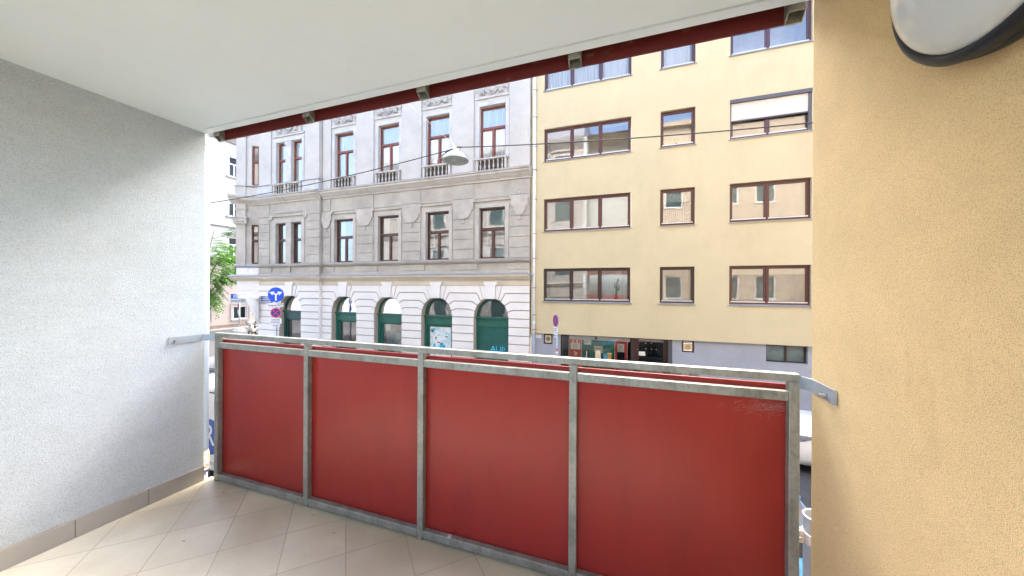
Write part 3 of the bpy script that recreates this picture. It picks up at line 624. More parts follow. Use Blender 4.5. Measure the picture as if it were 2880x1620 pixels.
for z in [1.2,2.45,3.05,4.15,5.35,6.35,7.75,8.95,9.9,11.1,12.2,13.4]: q = MB(); q.lathe([(.054,z-.012),(.06,z-.01),(.06,z+.01),(.054,z+.012)], (-3.66,YF-.075,0), 'Z', 12); q.box(-3.665,-3.56,YF-.08,YF-.07,z-.008,z+.008); q.box(-3.57,-3.56,YF-.08,YF+.0,z-.008,z+.008); q.build('pipe_clip', m_dgrey, t)
for z in (2.75,5.9,9.05,12.6): MB().lathe([(.053,z-.06),(.063,z-.05),(.063,z+.02),(.053,z+.03)], (-3.66,YF-.075,0), 'Z', 14).build('pipe_socket', m_pvcw, t)
MB().tube([(-3.66,YF-.075,.12),(-3.66,YF-.075,2.25)], .056, 14).build('lower_pipe', m_blue, t, smooth=True)

# =================================================================== ORNATE WHITE BUILDING
ob = thing('ornate_building', 'white and grey stucco corner building with arched green shopfronts and balustrades', 'building')
RY = 13.25                                             # plane of the projecting left bay
cs = [-5.57,-8.23,-10.90,-13.58]; CA = -17.10
def win_o(xr): return (xr-.0, )
XW0, XW1, XR0, XR1 = -15.05, -3.84, -19.50, -15.05
up, lo = (9.72,11.96), (5.40,7.58)
RD = .22
wins = [(c-.60,c+.60) for c in (-5.55,-8.22,-10.91,-13.63)]
rw = [(-18.20,-17.46),(-17.07,-16.32)]
# upper walls
b = MB(); b.wall(XW0,XW1,9.10,14.2,YF,[(a,c,*up) for a,c in wins],RD)
b.wall(XR0,XR1,9.10,14.2,RY,[(a,c,*up) for a,c in rw],RD)
b.quad((XR1,RY,9.1),(XR1,YF,9.1),(XR1,YF,14.2),(XR1,RY,14.2)); b.quad((XW1,YF,9.1),(XW1,YF+9,9.1),(XW1,YF+9,14.2),(XW1,YF,14.2))
b.quad((-20.3,YF+.4,3.6),(-20.3,YF+.4,14.2),(-20.3,YF+14,14.2),(-20.3,YF+14,3.6)); b.quad((-20.3,YF+14,0),(-20.3,YF+14,14.2),(XW1,YF+14,14.2),(XW1,YF+14,0))
b.build('upper_wall', m_st2, ob)
b = MB(); b.wall(XW0,XW1,5.34,9.10,YF,[(a,c,*lo) for a,c in wins],RD); b.wall(XR0,XR1,5.34,9.10,RY,[(a,c,*lo) for a,c in rw],RD)
b.quad((XR1,RY,5.34),(XR1,YF,5.34),(XR1,YF,9.1),(XR1,RY,9.1)); b.quad((XW1,YF,5.34),(XW1,YF+1,5.34),(XW1,YF+1,9.1),(XW1,YF,9.1))
b.build('middle_wall', m_st1, ob)
# pilaster strips, second floor
for a, c in [(-7.46,-6.40),(-10.13,-9.05),(-12.82,-11.76),(-14.95,-14.45),(-4.76,XW1-.02)]: MB().box(a,c,YF-.07,YF-.001,9.12,13.4).build('pilaster', m_st2, ob, bevel=.01)
MB().box(-16.05,-15.08,RY-.06,RY-.001,9.12,13.4).build('pilaster', m_st2, ob, bevel=.01); MB().box(XR0+.02,-18.55,RY-.06,RY-.001,9.70,13.4).build('pilaster', m_st2, ob, bevel=.01)
# window surrounds
def surround(b, a, c, z0, z1, y, w_=.14, d=.04):
    b.box(a-w_,a-.002,y-d,y-.001,z0,z1+w_); b.box(c+.002,c+w_,y-d,y-.001,z0,z1+w_); b.box(a-.001,c+.001,y-d,y-.001,z1+.002,z1+w_)
for a, c in wins: b = MB(); surround(b, a, c, 9.72, 11.96, YF, .17, .03); b.box(a-.19,c+.19,YF-.06,YF-.001,12.27,12.35); b.build('window_surround', m_st2b, ob, bevel=.006)
b = MB()
b.box(-18.36,-18.203,RY-.03,RY-.001,9.72,12.16); b.box(-17.457,-17.073,RY-.05,RY-.001,9.72,11.9); b.box(-16.317,-16.16,RY-.03,RY-.001,9.72,12.16); b.box(-18.203,-16.317,RY-.03,RY-.0015,11.963,12.16); b.box(-18.42,-16.1,RY-.07,RY-.001,12.25,12.33); b.box(-17.52,-17.01,RY-.07,RY-.0505,11.78,11.92)
b.build('window_surround', m_st2b, ob, bevel=.006)
for a, c in wins: b = MB(); surround(b, a, c, 5.40, 7.58, YF, .17, .035); b.box(a-.26,c+.26,YF-.06,YF-.001,7.86,7.92); b.build('window_surround', m_st1b, ob, bevel=.006)
b = MB()
b.box(-18.42,-18.203,RY-.04,RY-.001,5.40,7.78); b.box(-17.457,-17.073,RY-.03,RY-.001,5.40,7.60); b.box(-16.317,-16.10,RY-.04,RY-.001,5.40,7.78); b.box(-18.203,-16.317,RY-.04,RY-.0015,7.60,7.78); b.box(-18.5,-16.0,RY-.08,RY-.001,7.93,8.0); b.box(-18.3,-16.15,RY-.10,RY-.081,8.13,8.19)
b.box(-18.62,-18.43,RY-.09,RY-.001,7.80,8.02); b.box(-16.09,-15.9,RY-.09,RY-.001,7.80,8.02)
b.build('window_surround', m_st1b, ob, bevel=.006)
# rusticated strips, first floor
b = MB(); zs = [5.40,5.83,6.27,6.70,7.14,7.58,7.95]
for a, c, y in [(-7.40,-6.40,YF),(-10.08,-9.09,YF),(-12.77,-11.79,YF),(-14.98,-14.50,YF),(-4.75,XW1-.02,YF),(-15.95,-15.06,RY),(XR0+.01,-18.68,RY)]:
    b = MB()
    for z0, z1 in zip(zs, zs[1:]): b.box(a,c,y-.035,y-.001,z0+.012,z1-.012)
    b.box(a-.03,c+.03,y-.045,y-.001,7.96,8.02); b.box(a,c,y-.035,y-.001,8.04,8.66)
    b.build('rustication', m_st1, ob, bevel=.006)
b = MB(); b.box(XW0+.01,XW1,YF-.03,YF-.001,8.005,8.025); b.box(XR0,XR1,YF-.0-.18,RY-.001,8.02,8.05); b.build('string_course', m_st1b, ob)
# hanging shields with tassels
def shield(b, cx, y, w_=.5):
    P = [(-w_-.05,8.0),(-w_-.05,7.86),(-w_,7.84),(-w_,7.55),(-w_+.09,7.52),(-w_+.09,7.42)]
    arc = [(-(w_-.09)*math.cos(a)*.88-.0, 7.42-.27*math.sin(a)) for a in [i*math.pi/12 for i in range(1,12)]]
    half = P; poly = [(cx+x,z) for x,z in half]+[(cx+x,z) for x,z in arc]+[(cx-x,z) for x,z in half[::-1]]
    b.prism(poly, y-.085, y-.046)
    b.prism([(cx-.035,7.13),(cx+.035,7.13),(cx+.075,6.97),(cx-.075,6.97)], y-.085, y-.046); b.box(cx-w_-.08,cx-w_+.02,y-.10,y-.0865,7.86,8.0); b.box(cx+w_-.02,cx+w_+.08,y-.10,y-.0865,7.86,8.0)
for cx in (-6.90,-9.585,-12.28,-14.75,-4.30):
    b = MB(); shield(b, cx, YF, .5 if cx not in (-4.30,-14.75) else .36); b.build('shield_ornament', m_st1b, ob, bevel=.008)
# cornices
def run(prof, x0, x1, y): return MB().profile([(y+dy, z) for dy, z in prof], x0, x1)
CP = [(0,8.68),(-.06,8.68),(-.08,8.74),(-.16,8.80),(-.26,8.90),(-.30,8.92),(-.30,9.00),(-.36,9.02),(-.36,9.07),(0,9.13)]
b = run(CP, -15.0-.012, -3.80, YF); c = run(CP, XR0-.1, -14.98, RY); b.v += c.v; b.f += [tuple(i+len(b.v)-len(c.v) for i in f) for f in c.f]
b.build('cornice', m_corn, ob)
b = MB(); b.profile([(YF-.38,9.072),(YF-.38,9.08),(YF,9.142),(YF,9.134)], -15, -3.79); b.profile([(RY-.38,9.072),(RY-.38,9.08),(RY,9.142),(RY,9.134)], XR0-.12, -14.96); b.build('cornice_flashing', m_zinc, ob)
# ledges, panel band, frieze
b = MB(); b.profile([(YF,5.20),(YF-.10,5.24),(YF-.16,5.30),(YF-.16,5.34),(YF,5.36)], -15.02, -3.82); b.profile([(RY,5.20),(RY-.10,5.24),(RY-.16,5.30),(RY-.16,5.34),(RY,5.36)], XR0-.05, -14.9); b.build('sill_ledge', m_st1b, ob)
b = MB(); b.profile([(YF-.18,5.335),(YF-.18,5.346),(YF,5.372),(YF,5.364)], -15.02, -3.81); b.profile([(RY-.18,5.335),(RY-.18,5.346),(RY,5.372),(RY,5.364)], XR0-.05, -14.88); b.build('ledge_flashing', m_zinc, ob)
b = MB(); b.box(XW0,XW1,YF+.02,YF+.3,4.70,5.34); b.box(XR0,XR1,RY+.02,RY+.3,4.70,5.34); b.box(XR1-.02,XR1-.001,RY+.0,YF+.31,4.70,5.34)
for x0, x1, y in [(-4.85,-3.86,YF),(-7.55,-6.20,YF),(-10.2,-8.9,YF),(-12.9,-11.55,YF),(-15.0,-14.25,YF),(-16.1,-15.07,RY),(XR0+.01,-18.5,RY)]: b.box(x0,x1,y-.03,y+.019,4.93,5.20)
b.box(-17.4,-17.1,RY-.05,RY+.019,4.93,5.20)
b.box(XW0,XW1,YF-.05,YF+.019,4.76,4.91); b.box(XR0,XR1-.001,RY-.05,RY+.019,4.76,4.91)
b.build('panel_band', m_st1, ob, bevel=.008)
GP = [(0,4.50),(-.09,4.50),(-.09,4.545),(-.13,4.55),(-.14,4.60),(-.22,4.615),(-.23,4.71),(0,4.76)]
b = run(GP, -15.03, -3.82, YF); c = run(GP, XR0-.06, -14.97, RY); b.v += c.v; b.f += [tuple(i+len(b.v)-len(c.v) for i in f) for f in c.f]; b.build('cornice', m_frz, ob)
b = MB(); b.profile([(YF-.25,4.715),(YF-.275,4.72),(YF-.28,4.75),(YF-.25,4.76),(YF,4.80),(YF,4.768)], -15.03, -3.79); b.profile([(RY-.25,4.715),(RY-.275,4.72),(RY-.28,4.75),(RY-.25,4.76),(RY,4.80),(RY,4.768)], XR0-.1, -14.95); b.tube([(-3.83,YF-.28,4.73),(-3.72,YF-.14,4.70)], .045, 8)
b.build('gutter_flashing', m_zinc, ob)
# balustrades under the second floor windows
def balustrade(cx, y, hw, n, zt=9.68):
    b = MB(); b.box(cx-hw-.17,cx+hw+.17,y-.16,y-.001,zt-.06,zt); b.box(cx-hw-.10,cx-hw-.01,y-.13,y-.001,9.14,zt-.061); b.box(cx+hw+.01,cx+hw+.10,y-.13,y-.001,9.14,zt-.061); b.box(cx-hw-.009,cx+hw+.009,y-.13,y-.001,9.125,9.165)
    o = b.build('balustrade', m_corn, ob, bevel=.006)
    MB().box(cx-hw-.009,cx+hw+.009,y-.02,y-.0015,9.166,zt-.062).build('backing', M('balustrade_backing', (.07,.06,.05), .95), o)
    for i in range(n):
        x = cx-hw+(i+.5)*2*hw/n
        MB().lathe([(.038,9.166),(.038,9.20),(.016,9.225),(.040,9.31),(.030,9.37),(.013,9.46),(.020,9.50),(.016,9.52),(.034,9.55),(.034,zt-.062)], (x,y-.075,0), 'Z', 10).build('baluster', m_corn, o, smooth=True)
for c in (-5.56,-8.23,-10.91,-13.60): balustrade(c, YF, .60, 6)
for c in (-17.80,-16.72): balustrade(c, RY-.02, .36, 4)
for a, c in ((XR0-.02,-18.35),(-16.17,-15.02)): MB().box(a,c,RY-.14,RY-.001,9.14,9.68).build('parapet', m_st2b, ob, bevel=.006)
MB().profile([(RY-.2,9.685),(RY-.2,9.70),(RY,9.72),(RY,9.69)], XR0-.05, -14.95).build('parapet_flashing', m_zinc, ob)
# relief ornament above the second floor windows
def relief(cx, y, hw):
    b = MB(); z = 12.36
    b.box(cx-hw,cx+hw,y-.035,y-.001,z,z+.75)
    for s in (-1,1):
        b.box(cx+s*hw*.62-.10,cx+s*hw*.62+.10,y-.12,y-.036,z+.06,z+.24); [b.box(cx+s*hw*.62-.08+i*.06,cx+s*hw*.62-.05+i*.06,y-.15,y-.121,z+.07,z+.16) for i in range(3)]; b.box(cx+s*hw*.62-.12,cx+s*hw*.62+.12,y-.14,y-.036,z+.245,z+.29)
        b.lathe([(0,y-.08),(.05,y-.10),(.10,y-.07),(.12,y-.036)], (cx+s*hw*.90,0,z+.30), 'Y', 14)
        b.torus((cx+s*.20,y-.07,z+.34), .13, .035, 'Y', 16, 6, R(-60) if s > 0 else R(20), R(160) if s > 0 else R(240)); b.torus((cx+s*.33,y-.06,z+.50), .09, .03, 'Y', 14, 6)
        b.tube([(cx+s*.10,y-.08,z+.12),(cx+s*.26,y-.09,z+.20),(cx+s*.40,y-.07,z+.36),(cx+s*.46,y-.06,z+.52)], [.03,.045,.04,.02], 7)
    b.lathe([(0,y-.17),(.06,y-.16),(.13,y-.10),(.15,y-.036)], (cx,0,z+.26), 'Y', 14); b.tube([(cx-.16,y-.09,z+.10),(cx,y-.11,z+.03),(cx+.16,y-.09,z+.10)], .03, 7)
    b.prism([(cx-.12,z+.40),(cx+.12,z+.40),(cx+.2,z+.72),(cx-.2,z+.72)], y-.11, y-.036)
    b.build('relief_ornament', m_orn, ob)
for c in (-5.56,-8.23,-10.91,-13.60): relief(c, YF, .70)
relief(-17.26, RY-.02, .95)
# windows of the ornate building
def owindow(x0, x1, z0, z1, y, mat, tz, mull=True, curt='', parent=ob, X=None, seed=0):
    q = y+RD-.07
    b = MB(X); fw = .06; sash_frame(b, x0+.001, x1-.001, z0+.001, z1-.001, q, fw, .06); b.box(x0+fw,x1-fw,q-.025,q+.06,tz-.05,tz+.05)
    cx = (x0+x1)/2
    if mull: b.box(cx-.05,cx+.05,q-.015,q+.06,z0+fw,tz-.051)
    for a, c, e, f in ([(x0+fw,cx-.05,z0+fw,tz-.05),(cx+.05,x1-fw,z0+fw,tz-.05)] if mull else [(x0+fw,x1-fw,z0+fw,tz-.05)])+[(x0+fw,x1-fw,tz+.05,z1-fw)]: sash_frame(b, a+.001, c-.001, e+.001, f-.001, q+.014, .022, .03)
    wn = b.build('window', mat, parent)
    MB(X).quad((x0+.05,q+.035,z0+.05),(x1-.05,q+.035,z0+.05),(x1-.05,q+.035,z1-.05),(x0+.05,q+.035,z1-.05)).build('pane', g_old, wn)
    MB(X).room(x0,x1,q+.08,q+1.0,z0,z1).build('interior', m_room, wn)
    if curt == 'full':
        c1 = curtain_mesh(x0+.05,x1-.05,z0+.03,z1-.04,q+.07,.015,.16,seed)
    elif curt == 'side':
        c1 = curtain_mesh(x0+.05,x0+(x1-x0)*.33,z0+.03,z1-.04,q+.20,.03,.13,seed); c2 = curtain_mesh(x1-(x1-x0)*.3,x1-.05,z0+.03,z1-.04,q+.20,.03,.13,seed+3); n0 = len(c1.v); c1.v += c2.v; c1.f += [tuple(i+n0 for i in f) for f in c2.f]
    elif curt == 'strip':
        c1 = MB(); [c1.box(x-.035,x+.035,q+.12,q+.125,z0+.05,z1-.06) for x in (x0+.27,x1-.22)]; c1.box(x0+.05,x1-.05,q+.13,q+.135,z0+.05,z0+.62)
    if curt:
        if X: c1.v = [tuple(X @ Vector(v)) for v in c1.v]
        c1.build('curtain', m_curt, wn, smooth=curt != 'strip')
    return wn
for i, (a, c) in enumerate(wins):
    owindow(a, c, *up, YF, m_wood, 11.04, curt='full', seed=i); pass
    owindow(a, c, *lo, YF, m_woodd, 6.68, curt=['strip','strip','side','side'][i], seed=10+i)
for i, (a, c) in enumerate(rw):
    owindow(a, c, *up, RY, m_wood, 11.04, False, 'full', seed=30+i);  owindow(a, c, *lo, RY, m_woodd, 6.68, False, 'side', seed=35+i)
# ------ arched ground floor
AW, AZ = .80, 2.88
def arch_pts(c, r, z, n=18, a0=0, a1=math.pi): return [(c+r*math.cos(a0+(a1-a0)*i/n), z+r*math.sin(a0+(a1-a0)*i/n)) for i in range(n+1)]
def arch_wall(b, x0, x1, c, y, depth, z0=0, z1=4.52):
    n = 18; ar = arch_pts(c, AW, AZ, n)[::-1]                       # left to right
    b.quad((x0,y,z0),(c-AW,y,z0),(c-AW,y,AZ),(x0,y,AZ)); b.quad((c+AW,y,z0),(x1,y,z0),(x1,y,AZ),(c+AW,y,AZ))
    for (xa,za),(xb,zb) in zip(ar, ar[1:]): b.quad((xa,y,za),(xb,y,zb),(xb,y,z1),(xa,y,z1)); b.quad((xa,y,za),(xa,y+depth,za),(xb,y+depth,zb),(xb,y,zb))
    b.quad((x0,y,AZ),(c-AW,y,AZ),(c-AW,y,z1),(x0,y,z1)); b.quad((c+AW,y,AZ),(x1,y,AZ),(x1,y,z1),(c+AW,y,z1))
    b.quad((c-AW,y,z0),(c-AW,y+depth,z0),(c-AW,y+depth,AZ),(c-AW,y,AZ)); b.quad((c+AW,y,z0),(c+AW,y,AZ),(c+AW,y+depth,AZ),(c+AW,y+depth,z0))
b = MB(); bd = [XW1,-6.9,-9.56,-12.24,XW0]
for i, c in enumerate(cs): arch_wall(b, bd[i+1], bd[i], c, YF, .42)
arch_wall(b, XR0, XR1, CA, RY, .42); b.quad((XR0,RY,0),(XR0,RY,4.5),(XR0,RY+1.2,4.5),(XR0,RY+1.2,0)); b.quad((XR0,RY+1.2,0),(XR0,RY+1.2,4.5),(-20.3,YF+14,4.5),(-20.3,YF+14,0)); b.quad((XW1,YF,0),(XW1,YF+1,0),(XW1,YF+1,4.5),(XW1,YF,4.5))
b.build('ground_floor_wall', m_gfb, ob)
MB().box(XW0,XW1,YF-.012,YF-.001,4.26,4.50).build('frieze', m_frz, ob); MB().box(XR0,XR1,RY-.012,RY-.001,4.26,4.50).build('frieze', m_frz, ob)
def pier(b, cl, cr, xl, xr, y):
    # cl/cr : arch centres on the left and right (None = straight end at xl / xr)
    d0, d1 = y-.05, y-.001
    def poly(L, Rr):      # L: list of (dx,z) bottom->top going up the left boundary ; mirrored on the right
        pl = [((cl+dx) if cl is not None else xl, z) for dx, z in L]; pr = [((cr-dx) if cr is not None else xr, z) for dx, z in Rr]
        P = pl+pr[::-1]; o = []
        for p in P:
            if not o or (abs(p[0]-o[-1][0])+abs(p[1]-o[-1][1])) > 1e-4: o.append(p)
        return o
    C0 = [(.65,3.93),(.45,3.58),(.36,3.66),(.53,4.23)]; C0f = [(0,3.93),(0,4.23)]
    C1 = [(.87,3.57),(.63,3.41),(.475,3.545),(.665,3.89)]; C1f = [(0,3.57),(0,3.89)]
    C2 = [(1.0,3.225),(.755,3.135),(.655,3.375),(.885,3.53)]; C2f = [(0,3.225),(0,3.53)]
    C3 = [(.81,2.87),(.80,2.9),(.765,3.10),(1.005,3.185)]; C3f = [(0,2.87),(0,3.185)]
    for A, f in ((C0,C0f),(C1,C1f),(C2,C2f),(C3,C3f)): b.prism(poly(A if cl is not None else f, A if cr is not None else f), d0, d1)
    z = 2.83; a = cl+AW+.01 if cl is not None else xl; c = cr-AW-.01 if cr is not None else xr
    while z > .5: b.box(a,c,d0,d1,z-.315,z); z -= .355
    b.box(a,c,d0-.02,d1,.12,z+.0)
b = MB()
cl_ = sorted(cs)
pier(b, cs[0], None, 0, XW1-.01, YF); pier(b, cs[1], cs[0], 0, 0, YF); pier(b, cs[2], cs[1], 0, 0, YF); pier(b, cs[3], cs[2], 0, 0, YF)
pier(b, None, cs[3], XW0+.005, 0, YF); pier(b, CA, None, 0, XR1-.003, RY); pier(b, None, CA, XR0+.01, 0, RY)
b.quad((XR1,RY-.05,0),(XR1,YF,0),(XR1,YF,4.52),(XR1,RY-.05,4.52)); b.build('rusticated_pier', m_gf, ob, bevel=.008)
for c, y in [(c, YF) for c in cs]+[(CA, RY)]:
    b = MB(); b.prism([(c-.20,3.67),(c+.20,3.67),(c+.235,4.26),(c+.30,4.265),(c+.30,4.40),(c-.30,4.40),(c-.30,4.265),(c-.235,4.26)], y-.13, y-.013)
    for s in (-1,1): b.prism([(c+s*.21,3.69),(c+s*.335,3.64),(c+s*.505,4.23),(c+s*.25,4.23)], y-.065, y-.0015)
    b.build('keystone', m_gf, ob, bevel=.008)
# shopfronts in the arches
def shopfront(c, y, kind):
    q = y+.26; gm = m_green if kind != 'dark' else m_gdark
    b = MB(); n = 20; o = arch_pts(c, AW-.002, AZ, n); i_ = arch_pts(c, AW-.09, AZ, n)
    for k in range(n): b.add([(o[k][0],q,o[k][1]),(o[k+1][0],q,o[k+1][1]),(i_[k+1][0],q,i_[k+1][1]),(i_[k][0],q,i_[k][1]),(o[k][0],q+.08,o[k][1]),(o[k+1][0],q+.08,o[k+1][1]),(i_[k+1][0],q+.08,i_[k+1][1]),(i_[k][0],q+.08,i_[k][1])], [(0,3,2,1),(4,5,6,7),(2,3,7,6)])
    b.box(c-AW+.002,c+AW-.002,q-.10,q+.08,2.80,2.87); b.box(c-AW+.002,c+AW-.002,q-.05,q+.08,2.75,2.799); b.box(c-AW+.002,c+AW-.002,q-.015,q+.08,2.43,2.749)
    b.box(c-AW+.002,c-AW+.12,q-.015,q+.08,.12,2.429); b.box(c+AW-.12,c+AW-.002,q-.015,q+.08,.12,2.429)
    if kind != 'shutter': b.box(c-AW+.121,c-AW+.24,q+.06,q+.12,.5,2.429); b.box(c+AW-.24,c+AW-.121,q+.06,q+.12,.5,2.429); b.box(c-AW+.241,c+AW-.241,q+.06,q+.12,2.34,2.429); b.box(c-AW+.121,c+AW-.121,q+.0,q+.12,.121,.499)
    fr = b.build('shopfront', gm, ob, bevel=.006)
    g = MB(); v = arch_pts(c, AW-.08, AZ, n); g.add([(x,q+.05,z) for x,z in v], [tuple(range(n, -1, -1))])
    if kind != 'shutter': g.quad((c-AW+.23,q+.09,.5),(c+AW-.23,q+.09,.5),(c+AW-.23,q+.09,2.36),(c-AW+.23,q+.09,2.36))
    g.build('pane', g_old, fr)
    MB().room(c-AW,c+AW,q+.13,q+1.4,.12,3.7).build('interior', m_roomd if kind in ('shutter','poster') else m_room, fr)
    if kind == 'shutter':
        s = MB(); z = 2.42
        while z > .2: s.profile([(q+.012,z-.048),(q-.004,z-.024),(q+.012,z),(q+.03,z),(q+.03,z-.048)], c-AW+.121, c+AW-.121); z -= .05
        sh = s.build('roller_shutter', m_green, fr)
        X = Matrix.Translation((c+.22,q-.008,1.475)) @ Matrix.Rotation(R(4), 4, 'Y')
        text_mesh('AUP', .36, X, m_spray, 'graffiti', fr, .002)
    elif kind == 'poster':
        rr = random.Random(int(-c*10)); p = MB(); pap = []; p.box(c-AW+.25,c+AW-.245,q+.084,q+.087,.55,2.32); p.build('poster_backing', m_tape, fr)
        pc = MB()
        for i in range(34):
            x = rr.uniform(c-.52,c+.42); z = rr.uniform(.6,2.2); w_ = rr.uniform(.03,.2); h = rr.uniform(.03,.16); yy = q+.0745+i*.00025
            MB().box(x,min(x+w_,c+.54),yy,yy+.0002,z,z+h).build('poster', m_cyan if i%5 == 0 else M('poster_dark', (.10,.14,.20), .8) if i%5 == 1 else m_swh, fr)
        pc.box(c-.05,c+.25,q+.070,q+.0705,1.30,1.52); pc.build('poster', m_cyan, fr)
    elif kind == 'display':
        curtain_mesh(c-.54,c-.30,.5,2.34,q+.30,.02,.1,3).build('curtain', m_curt, fr, smooth=True); MB().box(c-.5,c+.5,q+.5,q+.52,.5,1.9).build('display_panel', m_tape, fr)
    if kind == 'stickers':
        q2 = MB(); [q2.box(x,x+.16,q+.082,q+.086,1.28,1.40) for x in (c-.20,c+.30)]; q2.build('sticker', m_ykl, fr)
shopfront(cs[0], YF, 'shutter'); shopfront(cs[1], YF, 'poster'); shopfront(cs[2], YF, 'display'); shopfront(cs[3], YF, 'stickers'); shopfront(CA, RY, 'dark')
# ------ corner oriel: facet from A towards B
A = Vector((XR0, RY, 0)); ang = math.atan2(-.469, -.883)
OX = Matrix.Translation(A) @ Matrix.Rotation(math.atan2(.469, .883), 4, 'Z')     # local +x runs from B to A; local -y outwards
L_ = 1.117
b = MB(OX); b.wall(-L_,0,9.10,14.2,0,[(-.40,-.04,9.78,11.98)],.16); b.build('oriel_upper_wall', m_st2, ob)
b = MB(OX); b.wall(-L_,0,5.34,9.10,0,[(-.40,-.04,5.42,7.60)],.16); b.build('oriel_wall', m_st1, ob)
b = MB(OX); b.box(-L_-.02,-.66,-.08,-.001,9.14,14.2); b.box(-L_-.05,-.62,-.14,-.001,9.14,9.68); b.box(-.62,0,-.10,-.001,9.14,9.66); b.box(-L_-.05,-.6,-.12,-.001,12.4,12.7); b.build('oriel_pier', m_st2, ob, bevel=.01)
b = MB(OX); b.box(-L_-.02,-.66,-.08,-.001,5.36,8.7)
for z0, z1, e in [(7.55,7.62,.04),(7.62,7.92,.10),(7.92,8.0,.14),(8.35,8.42,.03),(8.42,8.50,.06)]: b.box(-L_-.02-e,-.66+e,-.08-e,-.001,z0+.001,z1)
for i in range(4): b.lathe([(0,-.24),(.05,-.22),(.06,-.18)], (-L_+.06+i*.11,0,7.75), 'Y', 10)
b.build('oriel_pier', m_st1b, ob, bevel=.008)
for nm, prof, mt, dz in [('cornice',CP,m_corn,0),('cornice',GP,m_frz,0)]: MB(OX).profile([(dy,z) for dy,z in prof], -L_-.28, -.0).build(nm, mt, ob)
MB(OX).profile([(-.38,9.072),(-.38,9.08),(0,9.142),(0,9.134)], -L_-.33, .02).build('cornice_flashing', m_zinc, ob); MB(OX).profile([(-.2,9.685),(-.2,9.70),(0,9.72),(0,9.69)], -L_-.12, .02).build('parapet_flashing', m_zinc, ob); MB(OX).profile([(-.26,4.702),(-.30,4.71),(-.30,4.76),(0,4.80),(0,4.765)], -L_-.3, 0).build('gutter_flashing', m_zinc, ob)
b = MB(OX); b.profile([(0,5.20),(-.10,5.24),(-.16,5.30),(-.16,5.34),(0,5.36)], -L_-.08, 0); b.build('sill_ledge', m_zinc, ob)
b = MB(OX); b.box(-L_,0,0,.3,3.72,5.34); b.box(-L_-.01,-.55,-.03,-.001,4.82,5.2); b.box(-.5,-.01,-.03,-.001,4.82,5.2); b.box(-L_-.02,0,-.04,-.001,3.95,4.0); b.box(-L_-.02,0,-.05,-.001,3.70,3.80); b.build('oriel_base', m_gf, ob)
owindow(-.40,-.04,9.78,11.98,-.08,m_wood,11.1,False,'',ob,OX); owindow(-.40,-.04,5.42,7.60,-.08,m_woodd,6.70,False,'',ob,OX)
# other faces of the oriel (seen only from the side street)
Bp = OX @ Vector((-L_,0,0)); b = MB(); Cc = (-21.35,13.75); Dd = (-20.3,14.9)
for z0, z1 in ((3.72,14.2),): b.quad((Cc[0],Cc[1],z0),(Bp.x,Bp.y,z0),(Bp.x,Bp.y,z1),(Cc[0],Cc[1],z1)); b.quad((Dd[0],Dd[1],z0),(Cc[0],Cc[1],z0),(Cc[0],Cc[1],z1),(Dd[0],Dd[1],z1)); b.add([(Dd[0],Dd[1],z0),(Cc[0],Cc[1],z0),(Bp.x,Bp.y,z0),(A.x,A.y,z0),(A.x,A.y+1.4,z0)], [(0,1,2,3,4)]); b.add([(Dd[0],Dd[1],z1),(Cc[0],Cc[1],z1),(Bp.x,Bp.y,z1),(A.x,A.y,z1),(A.x,A.y+1.4,z1)], [(4,3,2,1,0)])
b.build('oriel_side', m_st2, ob)
b = MB(); b.profile([(RY-.5,14.2),(RY-.6,14.4),(YF+5,15.8),(YF+14,15.8),(YF+14,14.2)], -20.6, XW1); b.build('roof', m_dgrey, ob)
# carved figure carrying the oriel
me = bpy.data.meshes.new('atlas_figure'); Pn = [((-19.45,13.22,2.05),.07),((-19.40,13.05,2.55),.12),((-19.42,12.98,2.95),.21),((-19.54,12.95,3.28),.25),((-19.64,12.90,3.50),.22),((-19.84,12.85,3.58),.14),((-20.10,12.80,3.56),.12),((-20.34,12.78,3.58),.10),((-20.46,12.78,3.56),.09),((-19.56,12.80,3.72),.11),((-19.45,12.92,2.72),.09),((-19.58,12.86,2.68),.10),((-19.30,13.02,3.52),.13),((-19.18,13.08,3.66),.10)]
E_ = [(0,1),(1,2),(2,3),(3,4),(4,5),(5,6),(6,7),(7,8),(4,9),(1,10),(10,11),(4,12),(12,13)]
me.from_pydata([p for p,_ in Pn], E_, []); o = bpy.data.objects.new('atlas_figure', me); C.objects.link(o); o.parent = ob; me.materials.append(m_gf)
mo = o.modifiers.new('skin', 'SKIN'); o.modifiers.new('sub', 'SUBSURF').levels = 2; o.modifiers['sub'].render_levels = 2
for i, (p, r) in enumerate(Pn): me.skin_vertices[0].data[i].radius = (r, r)
me.skin_vertices[0].data[0].use_root = True
# street name plate (illegible lettering)
t = thing('street_plate', 'small dark blue street name plate on the white wall behind the round blue sign', 'sign')
MB().box(-19.24,-18.35,RY-.065,RY-.052,3.28,3.62).build('plate', m_sdblue, t)
b = MB(); rr = random.Random(2)
for z in (3.545,3.45,3.345):
    x = -19.2
    while x < -18.5: w_ = rr.uniform(.03,.06); b.box(x,x+w_,RY-.070,RY-.0655,z-.028,z+.026); x += w_+.018
b.build('lettering', m_alu, t)
# white ball and orange figure on a second floor sill
t = thing('ornament_ball', 'white and orange ornament on an inner window sill beside the street lamp', 'ornament')
MB().lathe([(.0,9.80),(.10,9.84),(.14,9.93),(.10,10.03),(0,10.07)], (-8.47,YF+.25,0), 'Z', 14).build('ball', m_swh, t, smooth=True); MB().lathe([(0,9.79),(.035,9.83),(.05,9.93),(.03,10.02),(0,10.06)], (-8.30,YF+.22,0), 'Z', 10).build('figure', m_stk, t, smooth=True)

